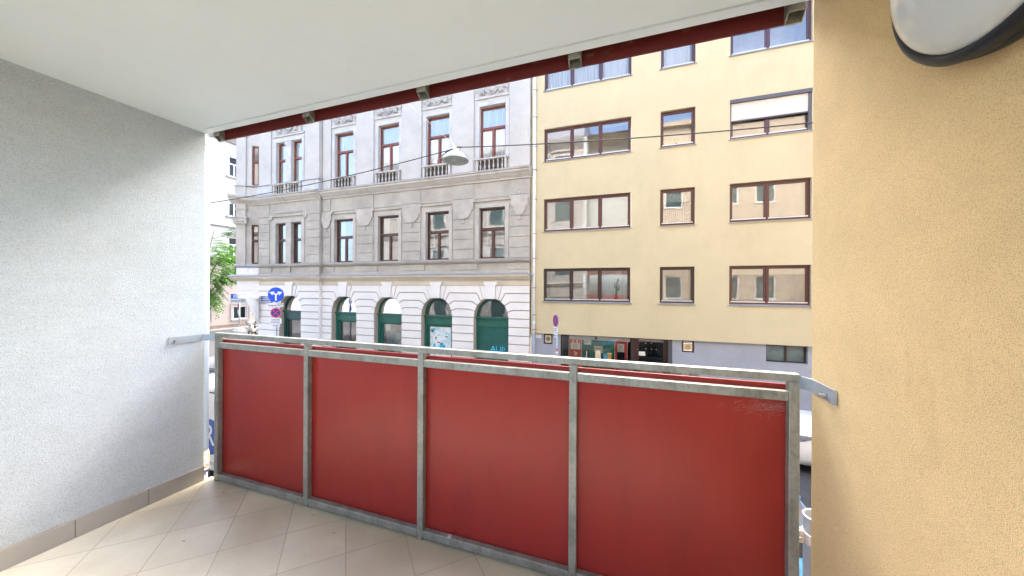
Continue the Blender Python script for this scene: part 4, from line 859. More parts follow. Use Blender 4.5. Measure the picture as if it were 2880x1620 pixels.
# =================================================================== PALE BUILDING across the side street
pb = thing('pale_building', 'pale cream and pink rendered building with white windows across the side street behind the tree', 'building')
PXm = Matrix.Translation((-37.5,0,0)) @ Matrix.Rotation(R(90), 4, 'Z')       # local x = world y, local -y = outwards (+x)
hw = []
for kx in range(-2, 6):
    x0 = 22.55+kx*3.4
    hw += [(x0,x0+1.02,15.18,17.15,1),(x0,x0+1.02,11.22,13.25,1),(x0,x0+1.02,7.28,9.10,1),(x0+.46,x0+1.70,.92,2.20,0)]
b = MB(PXm); b.wall(14.3,44,6.95,19.6,0,[h[:4] for h in hw if h[2] > 6],.15); b.quad((14.3,0,.0),(14.3,14,.0),(14.3,14,19.6),(14.3,0,19.6)); b.quad((14.3,0,19.6),(14.3,14,19.6),(44,14,19.6),(44,0,19.6)); b.build('upper_wall', m_pale, pb)
b = MB(PXm); b.wall(14.3,44,.0,6.95,0,[h[:4] for h in hw if h[2] < 6],.15); b.build('lower_wall', m_pink, pb)
b = MB(PXm)
b.profile([(0,6.75),(-.12,6.80),(-.20,6.95),(-.20,7.02),(0,7.10)],14.25,44); b.profile([(0,10.02),(-.10,10.05),(-.14,10.14),(0,10.20)],14.25,44); b.profile([(0,18.4),(-.15,18.5),(-.30,18.8),(-.5,19.0),(-.55,19.6),(0,19.6)],14.2,44)
for h in hw:
    b.box(h[0]-.25,h[1]+.25,-.12,-.001,h[2]-.16,h[2]-.04)
    if h[4] and h[2] < 14: b.box(h[0]-.12,h[1]+.12,-.06,-.001,h[3]+.10,h[3]+.20)
    if not h[4]:
        for q in ((h[0]-.30,h[0]-.22,h[2]-.03,h[3]+.30),(h[1]+.22,h[1]+.30,h[2]-.03,h[3]+.30),(h[0]-.219,h[1]+.219,h[3]+.22,h[3]+.30)): b.box(q[0],q[1],-.04,-.001,q[2],q[3])
b.build('trim', m_palet, pb)
b = MB(PXm); b.box(14.3,44,-.10,-.001,.0,.40); b.box(14.3,44,-.13,-.001,.401,.44); b.build('plinth', m_plinth, pb)
for i, h in enumerate(hw):
    b = MB(PXm); sash_frame(b,h[0]+.001,h[1]-.001,h[2]+.001,h[3]-.001,.08,.07,.05)
    if h[4]: zt = h[3]-.72; b.box(h[0]+.071,h[1]-.071,.075,.13,zt-.05,zt+.05); b.box((h[0]+h[1])/2-.05,(h[0]+h[1])/2+.05,.075,.13,h[2]+.071,zt-.051)
    else: b.box((h[0]+h[1])/2-.045,(h[0]+h[1])/2+.045,.075,.13,h[2]+.071,h[3]-.071)
    wn = b.build('window', m_wfr, pb)
    MB(PXm).quad((h[0]+.06,.11,h[2]+.06),(h[1]-.06,.11,h[2]+.06),(h[1]-.06,.11,h[3]-.06),(h[0]+.06,.11,h[3]-.06)).build('pane', g_far, wn)
    MB(PXm).room(h[0],h[1],.15,.8,h[2],h[3]).build('interior', M('teal_room', (.10,.16,.15), .9) if not h[4] else M('far_room', (.16,.16,.15), .9), wn)

# =================================================================== TREE
t = thing('street_tree', 'leafy bright green street tree in front of the pale building', 'tree')
TX, TY = -31.9, 17.15
b = MB(); b.tube([(TX,TY,0),(TX+.05,TY,2),(TX-.05,TY+.1,3.4)], [.17,.14,.12], 10)
rr = random.Random(11); tips = []
for i in range(11):
    a = i*.62+rr.uniform(-.2,.2); rad = rr.uniform(1.2,2.2); z = rr.uniform(4.6,8.8)
    p = [Vector((TX-.05,TY+.1,3.2+rr.uniform(-.4,.3))), Vector((TX+.45*rad*math.cos(a),TY+.45*rad*math.sin(a),z*.72)), Vector((TX+rad*math.cos(a),TY+rad*math.sin(a),z))]
    b.tube(p, [.07,.045,.015], 6); tips.append(p)
b.build('trunk', m_bark, t, smooth=True)
b = MB(); rr = random.Random(4)
def spray(p, d, n=12, L=.75):
    d = d.normalized(); side = d.cross(Vector((0,0,1)));
    if side.length < .1: side = Vector((1,0,0))
    side.normalize()
    for j in range(n):
        f = (j+1)/n; q = p+d*L*f+Vector((0,0,-.35*f*f*L))
        for s in (-1,1):
            l = rr.uniform(.13,.21); u = (side*s+d*.5+Vector((rr.uniform(-.3,.3),rr.uniform(-.3,.3),-rr.uniform(.2,.7)))).normalized()*l
            v = u.cross(Vector((rr.uniform(-.5,.5),rr.uniform(-.5,.5),1))).normalized()*rr.uniform(.035,.055)
            b.add([q,q+u*.5+v,q+u,q+u*.5-v], [(0,1,2,3)])
cen = Vector((TX+.15,TY+.35,5.3)); cnt = 0
while cnt < 1150:
    v = Vector((rr.gauss(0,1),rr.gauss(0,1),rr.gauss(0,1))).normalized(); k = rr.uniform(.35,1)**.6
    p = cen+Vector((v.x*2.3*k,v.y*2.3*k,v.z*2.7*k))
    # clumps with gaps
    if math.sin(p.x*2.6+1)*math.sin(p.y*2.9+2)*math.sin(p.z*2.4+.4) < -.22: continue
    if p.z < 4.6 and p.x/p.y > -1.73: continue
    dd = Vector((v.x,v.y,v.z*.25-.15)); spray(p, dd, 8, rr.uniform(.5,.9)); cnt += 1
# outlying sprays on thin twigs towards the street corner
for p0, p1 in [((-31.0,18.0,8.2),(-30.35,18.7,8.75)),((-31.0,18.0,8.3),(-30.5,18.5,8.9)),((-30.9,18.1,8.5),(-30.15,18.75,8.55)),((-30.5,18.3,6.1),(-29.7,18.75,6.25)),((-30.4,18.4,6.0),(-29.55,18.9,6.0)),((-30.3,18.2,5.0),(-29.8,18.75,4.85))]:
    p0, p1 = Vector(p0), Vector(p1); b.tube([p0-(p1-p0)*.4-Vector((0,0,.1)), p0, p1], .009, 4)
    for i in range(6): q = p0.lerp(p1, i/5); spray(q, (p1-p0)+Vector((rr.uniform(-.5,.5),rr.uniform(-.5,.5),rr.uniform(-.4,.2))), 9, .55)
b.build('crown', leaf_mat('tree_leaf', (.035,.12,.010), (.12,.30,.035)), t)

# =================================================================== SIGNS
def disc(b, r0, r1, y, n=36):
    if r0 > 0:
        v = [(r*math.cos(2*math.pi*k/n), y, r*math.sin(2*math.pi*k/n)) for r in (r0,r1) for k in range(n)]
        b.add(v, [(k, (k+1)%n, n+(k+1)%n, n+k) for k in range(n)])
    else: b.add([(r1*math.cos(2*math.pi*k/n), y, r1*math.sin(2*math.pi*k/n)) for k in range(n)], [tuple(range(n))])
def no_stop(X, r, parent):
    s = MB(X); s.lathe([(0,.012),(r,.012),(r+.006,.006),(r,0)], (0,0,0), 'Y', 36); s.build('sign_disc', m_sdblue, parent) if False else None
    b0 = MB(X); b0.prism(arch_pts(0, r, 0, 36, 0, 2*math.pi)[:-1], 0, .014); o = b0.build('no_stopping_sign', m_sdblue, parent)
    b1 = MB(X); disc(b1, r*.80, r*.985, -.0015)
    for a in (45, -45):
        d = Vector((math.cos(R(a)),0,math.sin(R(a)))); n = Vector((-d.z,0,d.x)); h = r*.80; w_ = r*.085
        P = [d*h+n*w_, -d*h+n*w_, -d*h-n*w_, d*h-n*w_]; b1.add([(p.x,-.0015-(.0008 if a > 0 else 0),p.z) for p in P], [(0,1,2,3)])
    b1.build('red_ring', m_sred, o)
    b2 = MB(X); disc(b2, r*.985, r*1.02, -.001); b2.build('rim', m_alu, o)
    return o
def plate(X, w_, h, z, parent, name='plate', mat=m_swh):
    b = MB(X); b.prism([(-w_/2,z-h/2),(w_/2,z-h/2),(w_/2,z+h/2),(-w_/2,z+h/2)], .0, .012); return b.build(name, mat, parent, bevel=.004)
def bicycle(X, cx, cz, s, parent, y=-.004):
    b = MB(X); r = .30*s
    for dx in (-.5,.5): b.torus((cx+dx*s,y,cz), r, .022*s, 'Y', 20, 4)
    J = {'a':(-.5,0),'b':(.5,0),'bb':(-.05,-.02),'st':(-.18,.42),'hd':(.36,.42),'hb':(.34,.56),'hb2':(.48,.60),'s1':(-.32,.45),'s2':(-.06,.45)}
    for p, q in [('a','bb'),('a','st'),('bb','st'),('bb','hd'),('st','hd'),('hd','b'),('hd','hb'),('hb','hb2'),('s1','s2')]:
        P = [(cx+J[k][0]*s,y,cz+J[k][1]*s) for k in (p,q)]; b.tube(P, .022*s, 4)
    b.torus((cx-.05*s,y,cz-.02*s), .07*s, .02*s, 'Y', 10, 4)
    b.build('bicycle_symbol', m_sblk, parent)
def lines(X, w_, z0, n, dz, parent, seed, h=.022, mat=None):
    rr = random.Random(seed); b = MB(X)
    for i in range(n):
        x = -w_/2; z = z0-i*dz
        while x < w_/2-.03:
            l = rr.uniform(.018,.05); b.add([(x,-.002,z-h/2),(x+l,-.002,z-h/2),(x+l,-.002,z+h/2),(x,-.002,z+h/2)], [(0,1,2,3)]); x += l+.014
    b.build('small_print', mat or m_sblk, parent)
# A : blue split arrow sign on the far pavement
sx, sy = -15.72, 11.45
t = thing('road_sign', 'round blue split arrow sign above a no stopping disc before the arched shopfronts', 'sign')
MB().tube([(sx+.0,sy+.05,.12),(sx,sy+.05,4.05)], .032, 12).build('post', m_shaft, t, smooth=True)
MB().tube([(sx,sy+.05,1.02),(sx,sy+.05,1.12)], .0335, 12).build('sticker', m_stk, t); MB().tube([(sx,sy+.05,.99),(sx,sy+.05,1.015)], .0335, 12).build('sticker', m_swh, t)
nA = (.45,-.89,0)
def at(z): return frame_at((sx,sy,z), nA)
X = at(3.77); r = .348
o = MB(X); o.prism(arch_pts(0, r, 0, 44, 0, 2*math.pi)[:-1], 0, .014); o = o.build('arrow_sign', m_sblue, t)
b = MB(X); k = r/1.0
b.prism([(-.10*k,-.80*k),(.10*k,-.80*k),(.10*k,-.14*k),(-.10*k,-.14*k)], -.003, -.0005)
for s in (-1,1):
    P = [(-.10,-.14),(.10,-.14),(.10,-.05),(.42,.22),(.28,.22+.12),(-.02,.08)]
    b.prism([(s*x*k,z*k) for x,z in [(-.0,-.14),(.10,-.14),(.10,-.04),(.44,.20),(.32,.36),(.0,.10)]], -.0032-.0004*(s > 0), -.0005)
    b.prism([(s*x*k,z*k) for x,z in [(.82,.36),(.18,.46),(.24,.36),(.36,.31),(.40,.26),(.40,.12),(.36,-.04),(.46,-.06)]], -.0042, -.0034)
b.build('white_arrows', m_swh, o)
p = plate(at(3.28), .66, .20, 0, t); text_mesh('ausgen.', .12, at(3.28) @ Matrix.Translation((-.145,-.003,-.01)), m_sblk, 'lettering', p); bicycle(at(3.28), .165, -.02, .24, p)
no_stop(at(2.92), .235, t)
p = plate(at(2.53), .50, .26, 0, t); lines(at(2.53), .42, .075, 3, .07, p, 3, .03)
p = plate(at(2.32), .38, .14, 0, t); text_mesh('- Ende -', .11, at(2.32) @ Matrix.Translation((0,-.003,0)), m_sdblue, 'lettering', p)
b = MB(); [b.lathe([(.034,z-.012),(.040,z-.01),(.040,z+.01),(.034,z+.012)], (sx,sy+.05,0), 'Z', 12) for z in (2.45,2.6,2.85,3.0,3.28,3.65,3.9)]; b.build('clip', m_alu, t)
# B : no stopping sign beside the shop
sx, sy = -2.30, 11.35
t = thing('road_sign', 'no stopping disc with two small plates on a post beside the shop window, turned edgewise', 'sign')
MB().tube([(sx,sy,.12),(sx,sy,3.24)], .032, 12).build('post', m_shaft, t, smooth=True)
nB = Vector((-.80,-.60,0)); pB = Vector((sx,sy,0))+nB*.055
def at(z): return frame_at(pB+Vector((0,0,z)), nB)
no_stop(at(3.03), .205, t)
p = plate(at(2.70), .30, .23, 0, t); lines(at(2.70), .24, .06, 3, .06, p, 4, .026)
p = plate(at(2.52), .22, .13, 0, t); lines(at(2.52), .15, 0, 1, .06, p, 6, .045)
MB().tube([(sx,sy,2.02),(sx,sy,2.09)], .0335, 12).build('sticker', m_stk, t); MB().tube([(sx,sy,1.93),(sx,sy,1.98)], .0335, 12).build('sticker', m_swh, t); MB().tube([(sx,sy,1.88),(sx,sy,1.925)], .0336, 12).build('sticker', M('sticker_pink', (.7,.35,.45), .6), t); MB().tube([(sx,sy,1.43),(sx,sy,1.50)], .0335, 12).build('sticker', m_stk, t)
b = MB(); [(b.lathe([(.034,z-.012),(.042,z-.01),(.042,z+.01),(.034,z+.012)], (sx,sy,0), 'Z', 12), b.box(sx+.02,sx+.07,sy-.008,sy+.008,z-.008,z+.008)) for z in (3.13,2.62)]; b.build('clip', m_dgrey, t)
# C : one-way plate and no stopping disc across the side street
sx, sy = -34.72, 21.8
t = thing('road_sign', 'one way arrow plate above a no stopping disc on a post beside the pale building', 'sign')
MB().tube([(sx,sy,.0),(sx,sy,3.3)], .045, 12).build('post', m_shaft, t, smooth=True)
nC = Vector((.326,-.945,0)); pC = Vector((sx,sy,0))+nC*.07
def at(z, dx=0, n=nC): return frame_at(pC+Vector((0,0,z)), n) @ Matrix.Translation((dx,0,0))
p = plate(at(3.28,.0), 1.42, .42, 0, t, 'one_way_plate', m_sdblue if False else m_sblue)
b = MB(at(3.28)); b.prism([(-.52,-.12),(.36,-.12),(.36,-.19),(.66,0),(.36,.19),(.36,.12),(-.52,.12)], -.003, -.0005); b.build('white_arrow', m_swh, p)
text_mesh('EINBAHN', .21, at(3.28) @ Matrix.Translation((-.06,-.0045,0)), m_sblk, 'lettering', p, squeeze=.88)
p = plate(at(2.86), 1.42, .40, 0, t); text_mesh('ausgen.', .25, at(2.86) @ Matrix.Translation((-.29,-.003,0)), m_sblk, 'lettering', p); bicycle(at(2.86), .40, -.04, .44, p)
b = MB(at(3.07)); b.box(-.74,-.711,-.02,.10,-.41,.42); b.build('side_bracket', m_dgrey, t)
no_stop(frame_at(Vector((sx,sy,2.30))+Vector((-.35,-.3,0)).normalized()*.08, (-.38,-.925,0)), .32, t)
X = frame_at(Vector((sx,sy,1.83))+Vector((-.35,-.3,0)).normalized()*.08, (-.38,-.925,0)) @ Matrix.Translation((-.08,0,0)); p = plate(X, .58, .32, 0, t); lines(X, .42, .08, 3, .09, p, 9, .035)
X = frame_at(Vector((sx,sy,1.58))+Vector((-.35,-.3,0)).normalized()*.08, (-.38,-.925,0)); p = plate(X, .34, .18, 0, t); lines(X, .22, 0, 1, .06, p, 10, .07)
b = MB(); 
for i in range(8):
    a = i*math.pi/4; b.tube([(sx+.42*math.cos(a),sy+.42*math.sin(a),.06),(sx+.2*math.cos(a),sy+.2*math.sin(a),.22),(sx,sy,.32)], [.07,.05,.04], 6)
b.lathe([(.50,.0),(.50,.09),(.44,.11),(.40,.09),(.40,.0)], (sx,sy,0), 'Z', 20); b.build('base', m_alu, t, smooth=True)

# =================================================================== STREET LAMP on cables
lx, ly, lz = -4.09, 7.5, 7.30
t = thing('street_lamp', 'round spun aluminium street lamp hanging from cables in the middle of the street', 'lamp')
b = MB(); b.lathe([(.0,.20),(.09,.196),(.17,.172),(.235,.13),(.285,.075),(.315,.015),(.325,-.008),(.322,-.014)], (lx,ly,lz), 'Z', 40); b.build('shade', m_lampm, t, smooth=True)
b = MB(); b.lathe([(.325,-.014),(.318,-.022),(.245,-.010),(.24,.0)], (lx,ly,lz), 'Z', 40); b.build('rim', m_lampw, t, smooth=True)
b = MB(); b.lathe([(.243,-.006),(.15,-.022),(.0,-.028)], (lx,ly,lz), 'Z', 40); b.build('lens', m_lens, t, smooth=True)
b = MB(); b.lathe([(.07,.195),(.06,.25),(.03,.275),(0,.275)], (lx,ly,lz), 'Z', 16); b.tube([(lx-.01,ly,lz+.27),(lx-.03,ly-.01,lz+.33),(lx-.09,ly-.02,lz+.43)], .018, 8); b.tube([(lx-.09,ly-.04,lz+.43),(lx-.09,ly+.01,lz+.43)], .022, 8); b.box(lx-.10,lx+.06,ly-.012,ly+.012,lz+.29,lz+.315); b.tube([(lx+.07,ly,lz+.22),(lx+.08,ly,lz+.29)], .012, 6)
b.build('hanger', m_alu, t)
b = MB(); b.torus((lx-.42,ly-.01,lz+.10), .055, .008, 'Y', 18, 5, R(70), R(360)); b.tube([(lx-.40,ly,lz+.155),(lx-.30,ly,lz+.20)], .008, 5); b.tube([(lx-.42,ly-.01,lz+.045),(lx-.36,ly-.01,lz+.03),(lx-.29,ly,lz+.04)], .007, 5); b.build('feed_cable', m_cable, t)
def sag(p, q, s, n=24): p, q = Vector(p), Vector(q); return [p.lerp(q, i/n)-Vector((0,0,4*s*(i/n)*(1-i/n))) for i in range(n+1)]
b = MB(); b.tube([(lx-.02,ly,lz+.315)]+sag((lx-.10,ly,lz+.28),(-26,7.5,7.55),.62)[0:], .012, 6); b.tube([(lx+.05,ly,lz+.315)]+sag((lx+.08,ly,lz+.305),(18,7.5,7.7),.60), .012, 6)
b.tube([(lx+.04,ly,lz+.312),(lx+.16,ly,lz+.30)], .02, 6); b.tube([(lx-.16,ly,lz+.27),(lx-.30,ly,lz+.215)], .02, 6)
tag(b.build('power_cable', m_cable), 'black overhead power cable sagging along the street on both sides of the lamp', 'cable')
b = MB(); b.tube(sag((-4.15,1.6,8.15),(lx-.09,ly,lz+.43),.08), .006, 5); b.tube(sag((lx-.05,ly,lz+.40),(-4.31,YF-.03,8.12),.12), .006, 5); b.lathe([(0,YF-.06),(.03,YF-.06),(.03,YF-.04)], (-4.31,0,8.12), 'Y', 8)
tag(b.build('tension_wire', m_wire), 'thin pale steel wire holding the street lamp across the street', 'wire')

# =================================================================== VEHICLES
def wheel(t, X, r=.32, w_=.2):
    tb = MB(X); tb.lathe([(r*.62,-w_/2),(r*.9,-w_/2),(r,-w_/2+.03),(r,w_/2-.03),(r*.9,w_/2),(r*.62,w_/2)], (0,0,0), 'Y', 28)
    o = tb.build('wheel', m_tyre, t, smooth=True)
    q = MB(X); q.lathe([(r*.63,-w_/2+.01),(r*.55,-w_/2+.03),(.06,-w_/2+.02),(0,-w_/2+.015)], (0,0,0), 'Y', 28)
    for i in range(5):
        a = i*2*math.pi/5; q.tube([(.04*math.cos(a),-w_/2+.005,.04*math.sin(a)),(r*.6*math.cos(a),-w_/2+.012,r*.6*math.sin(a))], .025, 6)
    q.build('rim', m_rim, o)
def loft(b, st, closed=True):     # st: list of rings (lists of points) equal length
    n = len(st[0]); b.add([p for r_1 in st for p in r_1], [(i*n+k, i*n+(k+1)%n, (i+1)*n+(k+1)%n, (i+1)*n+k) for i in range(len(st)-1) for k in range(n)]+[tuple(range(n-1,-1,-1)), tuple(range((len(st)-1)*n, len(st)*n))])
def car(name, label, X, paint, Ln=4.3, W=1.78, H=1.48, belt=.92, hood=.98, cab=(.95,1.75,3.35,4.1), nose=.70, van=False, cat='car'):
    # local: +x backwards from the nose (x=0), y across, z up
    t = thing(name, label, cat)
    h = W/2
    def ring(x, wf, zb, zt, crown=.03):
        w_ = h*wf; return [(x,-w_*.92,zb),(x,-w_,zb+.16),(x,-w_,zb+.55*(zt-zb)),(x,-w_*.985,zt-.05),(x,-w_*.90,zt),(x,0,zt+crown),(x,w_*.90,zt),(x,w_*.985,zt-.05),(x,w_,zb+.55*(zt-zb)),(x,w_,zb+.16),(x,w_*.92,zb)]
    st = [ring(.0,.70,.26,.56,.01), ring(.05,.84,.22,nose,.02), ring(.20,.93,.20,nose+.08,.03), ring(.45,.985,.20,nose+.14,.04), ring(cab[0],1,.20,hood-.02,.04), ring(cab[1],1,.20,belt+.02,.03), ring(Ln*.62,1,.20,belt+.02,.03), ring(Ln-.45,.99,.22,belt+.05,.03), ring(Ln-.10,.93,.25,belt+.02,.02), ring(Ln,.86,.30,belt-.12,.01)]
    b = MB(X); loft(b, st); body = b.build('body', paint, t, smooth=True, bevel=.0)
    def gr(x, w_, z): return [(x,-h*w_,z)]
    x0, x1, x2, x3 = cab
    gl = MB(X); zt = H-.04; zb = belt+.0
    P = [(x0,.90,zb),(x1,.76,zt),(x2,.74,zt),(x3,.86,zb)]
    v = [(x,s*h*w_,z) for s in (-1,1) for x,w_,z in P]
    gl.add(v, [(0,1,2,3),(7,6,5,4),(0,4,5,1),(3,2,6,7),(1,5,6,2)]); gl.build('glasshouse', m_cg, t)
    rf = MB(X); vv = [(x,s*h*w_,z) for x,w_,z in [(x1-.04,.77,zt),(x1+.15,.79,zt+.035),((x1+x2)/2,.79,zt+.05),(x2-.12,.78,zt+.035),(x2+.05,.75,zt)] for s in (-1,-.85,0,.85,1)]
    vv = [(x, y, z+(.025 if k%5 in (1,3) else .035 if k%5 == 2 else 0)) for k, (x,y,z) in enumerate(vv)]
    rf.add(vv, [(i*5+k, (i+1)*5+k, (i+1)*5+k+1, i*5+k+1) for i in range(4) for k in range(4)])
    for s in (-1,1):
        for pa, pc in ((P[0],P[1]),(P[3],P[2])): rf.tube([(pa[0],s*h*pa[1],pa[2]),(pc[0],s*h*pc[1],pc[2])], .045, 6)
        xm = (x1+x2)/2+.1; rf.tube([(xm,s*h*.885,zb),(xm-.05,s*h*.765,zt)], .04, 6)
    rf.build('roof', paint, t, smooth=True)
    # lights, fog lamps, grille
    for s in (-1,1):
        q = MB(X); ya = [.60,.76,.885,.950,.985,1.005]; xa = [-.012,.01,.075,.19,.34,.52]; zl = [nose-.13,nose-.15,nose-.15,nose-.13,nose-.09,nose-.02]; zu = [nose-.06,nose-.04,nose-.01,nose+.02,nose+.04,nose+.03]
        q.add([(x-.012,s*h*(y+.012),z) for x,y,z in zip(xa,ya,zl)]+[(x-.012,s*h*(y+.006),z) for x,y,z in zip(xa,ya,zu)], [(i,i+1,i+7,i+6) if s < 0 else (i+6,i+7,i+1,i) for i in range(5)])
        q.build('headlight', m_lite, t)
        q = MB(X); q.add([(x,s*h*y,z) for x,y,z in [(-.012,.62,.34),(.02,.80,.36),(.11,.93,.40),(.09,.915,.50),(-.01,.72,.46)]], [(0,1,2,3,4) if s < 0 else (4,3,2,1,0)]); q.build('fog_lamp', m_cblk, t)
        q = MB(X); q.lathe([(0,-.01),(.05,-.008)], (.07,s*h*.78,.43), 'X', 12); q.build('fog_lens', m_lite, t)
        q = MB(X); q.add([(x,s*h*y,z) for x,y,z in [(Ln-.40,1.002,belt-.02),(Ln-.12,.945,belt-.02),(Ln-.01,.88,belt-.10),(Ln-.01,.90,belt-.28),(Ln-.14,.95,belt-.26)]], [(0,1,2,3,4)]); q.build('tail_light', m_tail, t)
        q = MB(X); q.lathe([(0,-.06),(.07,-.05),(.085,0),(.06,.05),(0,.06)], (x0+.55,s*(h+.10),belt+.08), 'X', 12); q.build('mirror', paint, t, smooth=True)
        q = MB(X); q.box(x1+.3,x1+.48,s*(h+.004)-.012,s*(h+.004)+.012,belt-.16,belt-.135); q.box(x1+1.15,x1+1.33,s*(h+.004)-.012,s*(h+.004)+.012,belt-.15,belt-.125); q.build('handle', paint, t)
    q = MB(X); q.box(-.012,.02,-h*.5,h*.5,nose-.20,nose-.06); q.box(-.01,.02,-h*.55,h*.55,.30,.44); q.build('grille', m_cblk, t)
    for x in (.82, Ln-.82):
        for s in (-1,1): wheel(t, X @ Matrix.Translation((x, s*(h-.11), .32)) @ (Matrix.Rotation(R(180),4,'Z') if s > 0 else Matrix.Identity(4)))
    return t
def facing_left(x, y): return Matrix.Translation((x, y, 0))
car('parked_car', 'white hatchback nose parked by the blue grey wall, glimpsed right of the railing', facing_left(3.35,10.08), m_cw, 4.2, 1.76, 1.47, .95, .98, (1.25,2.0,3.4,4.05), .84)
car('parked_car', 'dark car with low domed roof parked before the shop door, behind the railing slot', facing_left(-1.95,10.12), m_cd, 4.25, 1.80, 1.74, 1.05, 1.08, (.95,1.70,3.75,4.2), .88)
car('parked_car', 'light blue car parked below the balcony, glimpsed between railing and ochre wall', facing_left(-1.55,5.50), m_cb, 4.05, 1.72, 1.50, .98, .98, (.85,1.60,3.2,3.98), .76)
# white van with blue disc
t = thing('parked_van', 'white delivery van with a blue lettered disc on its side, glimpsed beside the grey drainpipe', 'van')
vx, vy = -11.3, 4.62
b = MB(); P = [(0,.35),(.02,.85),(.25,1.05),(.85,1.22),(1.55,1.93),(1.8,2.02),(4.75,2.04),(4.85,1.95),(4.92,.40),(4.85,.28),(.1,.25)]
b.prism([(vx+x,z) for x,z in P], vy, vy+1.85); b.build('body', m_cw, t, bevel=.05)
b = MB(); b.prism([(vx+.95,1.26),(vx+1.55,1.85),(vx+2.2,1.85),(vx+2.2,1.26)], vy-.004, vy-.0005); b.build('side_window', m_cg, t)
b = MB(); b.box(vx+2.27,vx+2.285,vy-.003,vy+.01,.35,1.95); b.box(vx+3.5,vx+3.515,vy-.003,vy+.01,.35,1.95); b.box(vx+1.8,vx+4.8,vy-.006,vy-.0005,1.90,1.925); b.build('door_seam', m_dgrey, t)
X = Matrix.Translation((-8.24,vy-.004,.99)); b = MB(X); b.prism(arch_pts(0,.37,0,36,0,2*math.pi)[:-1], -.003, -.0005); dsk = b.build('logo_disc', M('logo_blue', (.06,.12,.42), .5), t)
text_mesh('R', .62, X @ Matrix.Translation((-.02,-.005,.02)), m_swh, 'lettering', dsk)
b = MB(); b.box(vx+.1,vx+4.85,vy-.012,vy-.0005,.42,.50); b.build('rub_strip', m_alu, t)
for x in (.85,3.95):
    for s, yy in ((-1,vy+.12),(1,vy+1.73)): wheel(t, Matrix.Translation((vx+x,yy,.33)) @ (Matrix.Rotation(R(180),4,'Z') if s > 0 else Matrix.Identity(4)), .33)
# scooter at the corner
t = thing('parked_scooter', 'dark motor scooter with red and blue details parked at the corner below the oriel', 'scooter')
X = Matrix.Translation((-30.1,20.0,0)) @ Matrix.Rotation(R(-55), 4, 'Z')
for x in (-.62,.62):
    q = MB(X @ Matrix.Translation((x,0,.27))); q.lathe([(.15,-.06),(.25,-.06),(.27,-.03),(.27,.03),(.25,.06),(.15,.06)], (0,0,0), 'Y', 20); o = q.build('wheel', m_tyre, t, smooth=True); q = MB(X @ Matrix.Translation((x,0,.27))); q.lathe([(.16,-.03),(0,-.035),(0,.035),(.16,.03)], (0,0,0), 'Y', 16); q.build('rim', m_rim, o)
def blob(name, mat, pts, rad):
    q = MB(X); q.tube(pts, rad, 10); return q.build(name, mat, t, smooth=True)
blob('body', m_cblk, [(-.75,0,.62),(-.5,0,.60),(-.15,0,.48),(.1,0,.36),(.35,0,.38)], [.08,.17,.19,.16,.12]); blob('front_shield', M('scooter_beige', (.50,.44,.36), .4), [(.38,0,.36),(.46,0,.62),(.44,0,.95)], [.16,.21,.15]); blob('rear_fairing', M('scooter_blue', (.02,.12,.30), .3), [(-.85,0,.66),(-.6,0,.62),(-.3,0,.55)], [.05,.15,.12]); blob('seat', m_black, [(-.78,0,.80),(-.45,0,.80),(-.1,0,.76)], [.07,.13,.10])
q = MB(X); q.tube([(.42,-.36,1.02),(.38,-.15,1.06),(.42,0,1.0),(.38,.15,1.06),(.42,.36,1.02)], .022, 7); q.tube([(.40,-.25,1.04),(.44,-.32,1.20)], .01, 5); q.tube([(.40,.25,1.04),(.44,.32,1.20)], .01, 5); q.lathe([(0,-.02),(.06,-.015),(.06,.01),(0,.02)], (.44,-.33,1.22), 'X', 10); q.lathe([(0,-.02),(.06,-.015),(.06,.01),(0,.02)], (.44,.33,1.22), 'X', 10); q.build('handlebar', m_black, t)
q = MB(X); q.lathe([(0,0),(.09,-.02),(.10,-.06)], (.62,0,.98), 'X', 14); q.build('headlight', m_lite, t); q = MB(X); q.box(-.86,-.80,-.12,.12,.70,.76); q.build('tail_light', m_tail, t)
q = MB(X); q.add([(.45,-.17,.98),(.45,.17,.98),(.34,.14,1.38),(.34,-.14,1.38)], [(0,1,2,3)]); q.build('windscreen', g_new, t)

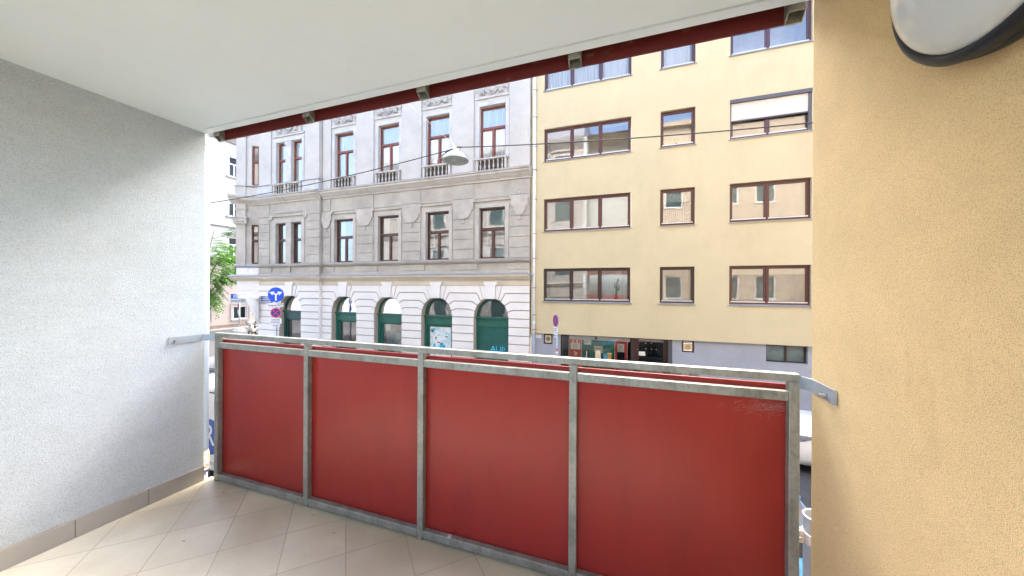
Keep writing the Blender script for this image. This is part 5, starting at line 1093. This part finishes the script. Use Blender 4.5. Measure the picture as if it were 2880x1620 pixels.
# =================================================================== OUR SIDE OF THE STREET (seen in the window reflections)
rw_ = [o for o in C.objects if o.name.startswith('roughcast_wall')][0]; lw_ = [o for o in C.objects if o.name.startswith('side_wall')][0]
FM = Matrix.Translation((0,1.5,0)) @ Matrix.Rotation(R(180), 4, 'Z')            # local x = -world x, outwards = +y
hh = [(-x-1.15,-x,z0,z1) for x in (2.3,5.6,7.6,10.6,13.2) for z0,z1 in ((3.5,5.0),(6.6,8.1),(9.7,11.2),(12.6,14.0))]
b = MB(FM); b.wall(-20,-.99,0,15.4,0,hh,.15); b.box(-20,-.99,-.35,.0,15.2,15.5); b.quad((-20,0,15.5),(-20,3,15.5),(3.26,3,15.5),(3.26,0,15.5)); b.build('facade', m_tan, rw_)
for h in hh:
    b = MB(FM); sash_frame(b,h[0]+.001,h[1]-.001,h[2]+.001,h[3]-.001,.06,.09,.06); b.box(h[0]-.06,h[1]+.06,-.06,.06,h[2]-.05,h[2]); wn = b.build('window', m_wfr, rw_)
    MB(FM).quad((h[0],.12,h[2]),(h[1],.12,h[2]),(h[1],.12,h[3]),(h[0],.12,h[3])).build('pane', M('teal_pane', (.07,.13,.14), .08, var=.15, scale=1.5), wn)
hh = [(x,x+1.15,z0,z1) for x in (4.2,6.9,9.6,12.3,15.0,17.7) for z0,z1 in ((1.0,3.2),(5.2,7.4),(9.3,11.5),(12.4,14.2))]
b = MB(FM); b.wall(3.27,24,0,15.4,0,hh,.2); b.build('facade', M('light_stucco', (.42,.41,.39), .95), lw_)
b = MB(FM)
for z in (4.3,8.5,11.9): b.profile([(0,z),(-.12,z+.05),(-.25,z+.25),(0,z+.32)],3.27,24)
b.profile([(0,14.6),(-.2,14.8),(-.5,15.1),(-.6,15.4),(0,15.5)],3.27,24)
for h in hh: surround(b,*h,0,.16,.06); b.box(h[0]-.3,h[1]+.3,-.18,-.001,h[3]+.3,h[3]+.42)
b.build('trim', M('light_stucco_trim', (.50,.49,.47), .95), lw_)
b = MB(FM); b.profile([(.1,15.5),(2.2,18.2),(6,18.2),(6,15.5)],3.27,24); b.build('roof', m_zinc, lw_)
for h in hh: MB(FM).quad((h[0],.12,h[2]),(h[1],.12,h[2]),(h[1],.12,h[3]),(h[0],.12,h[3])).build('pane', MC['teal_pane'], lw_)
b = MB(FM); b.box(-.97,3.25,2.0,2.2,CL+.23,15.4); b.build('upper_wall', m_plasw, rw_)
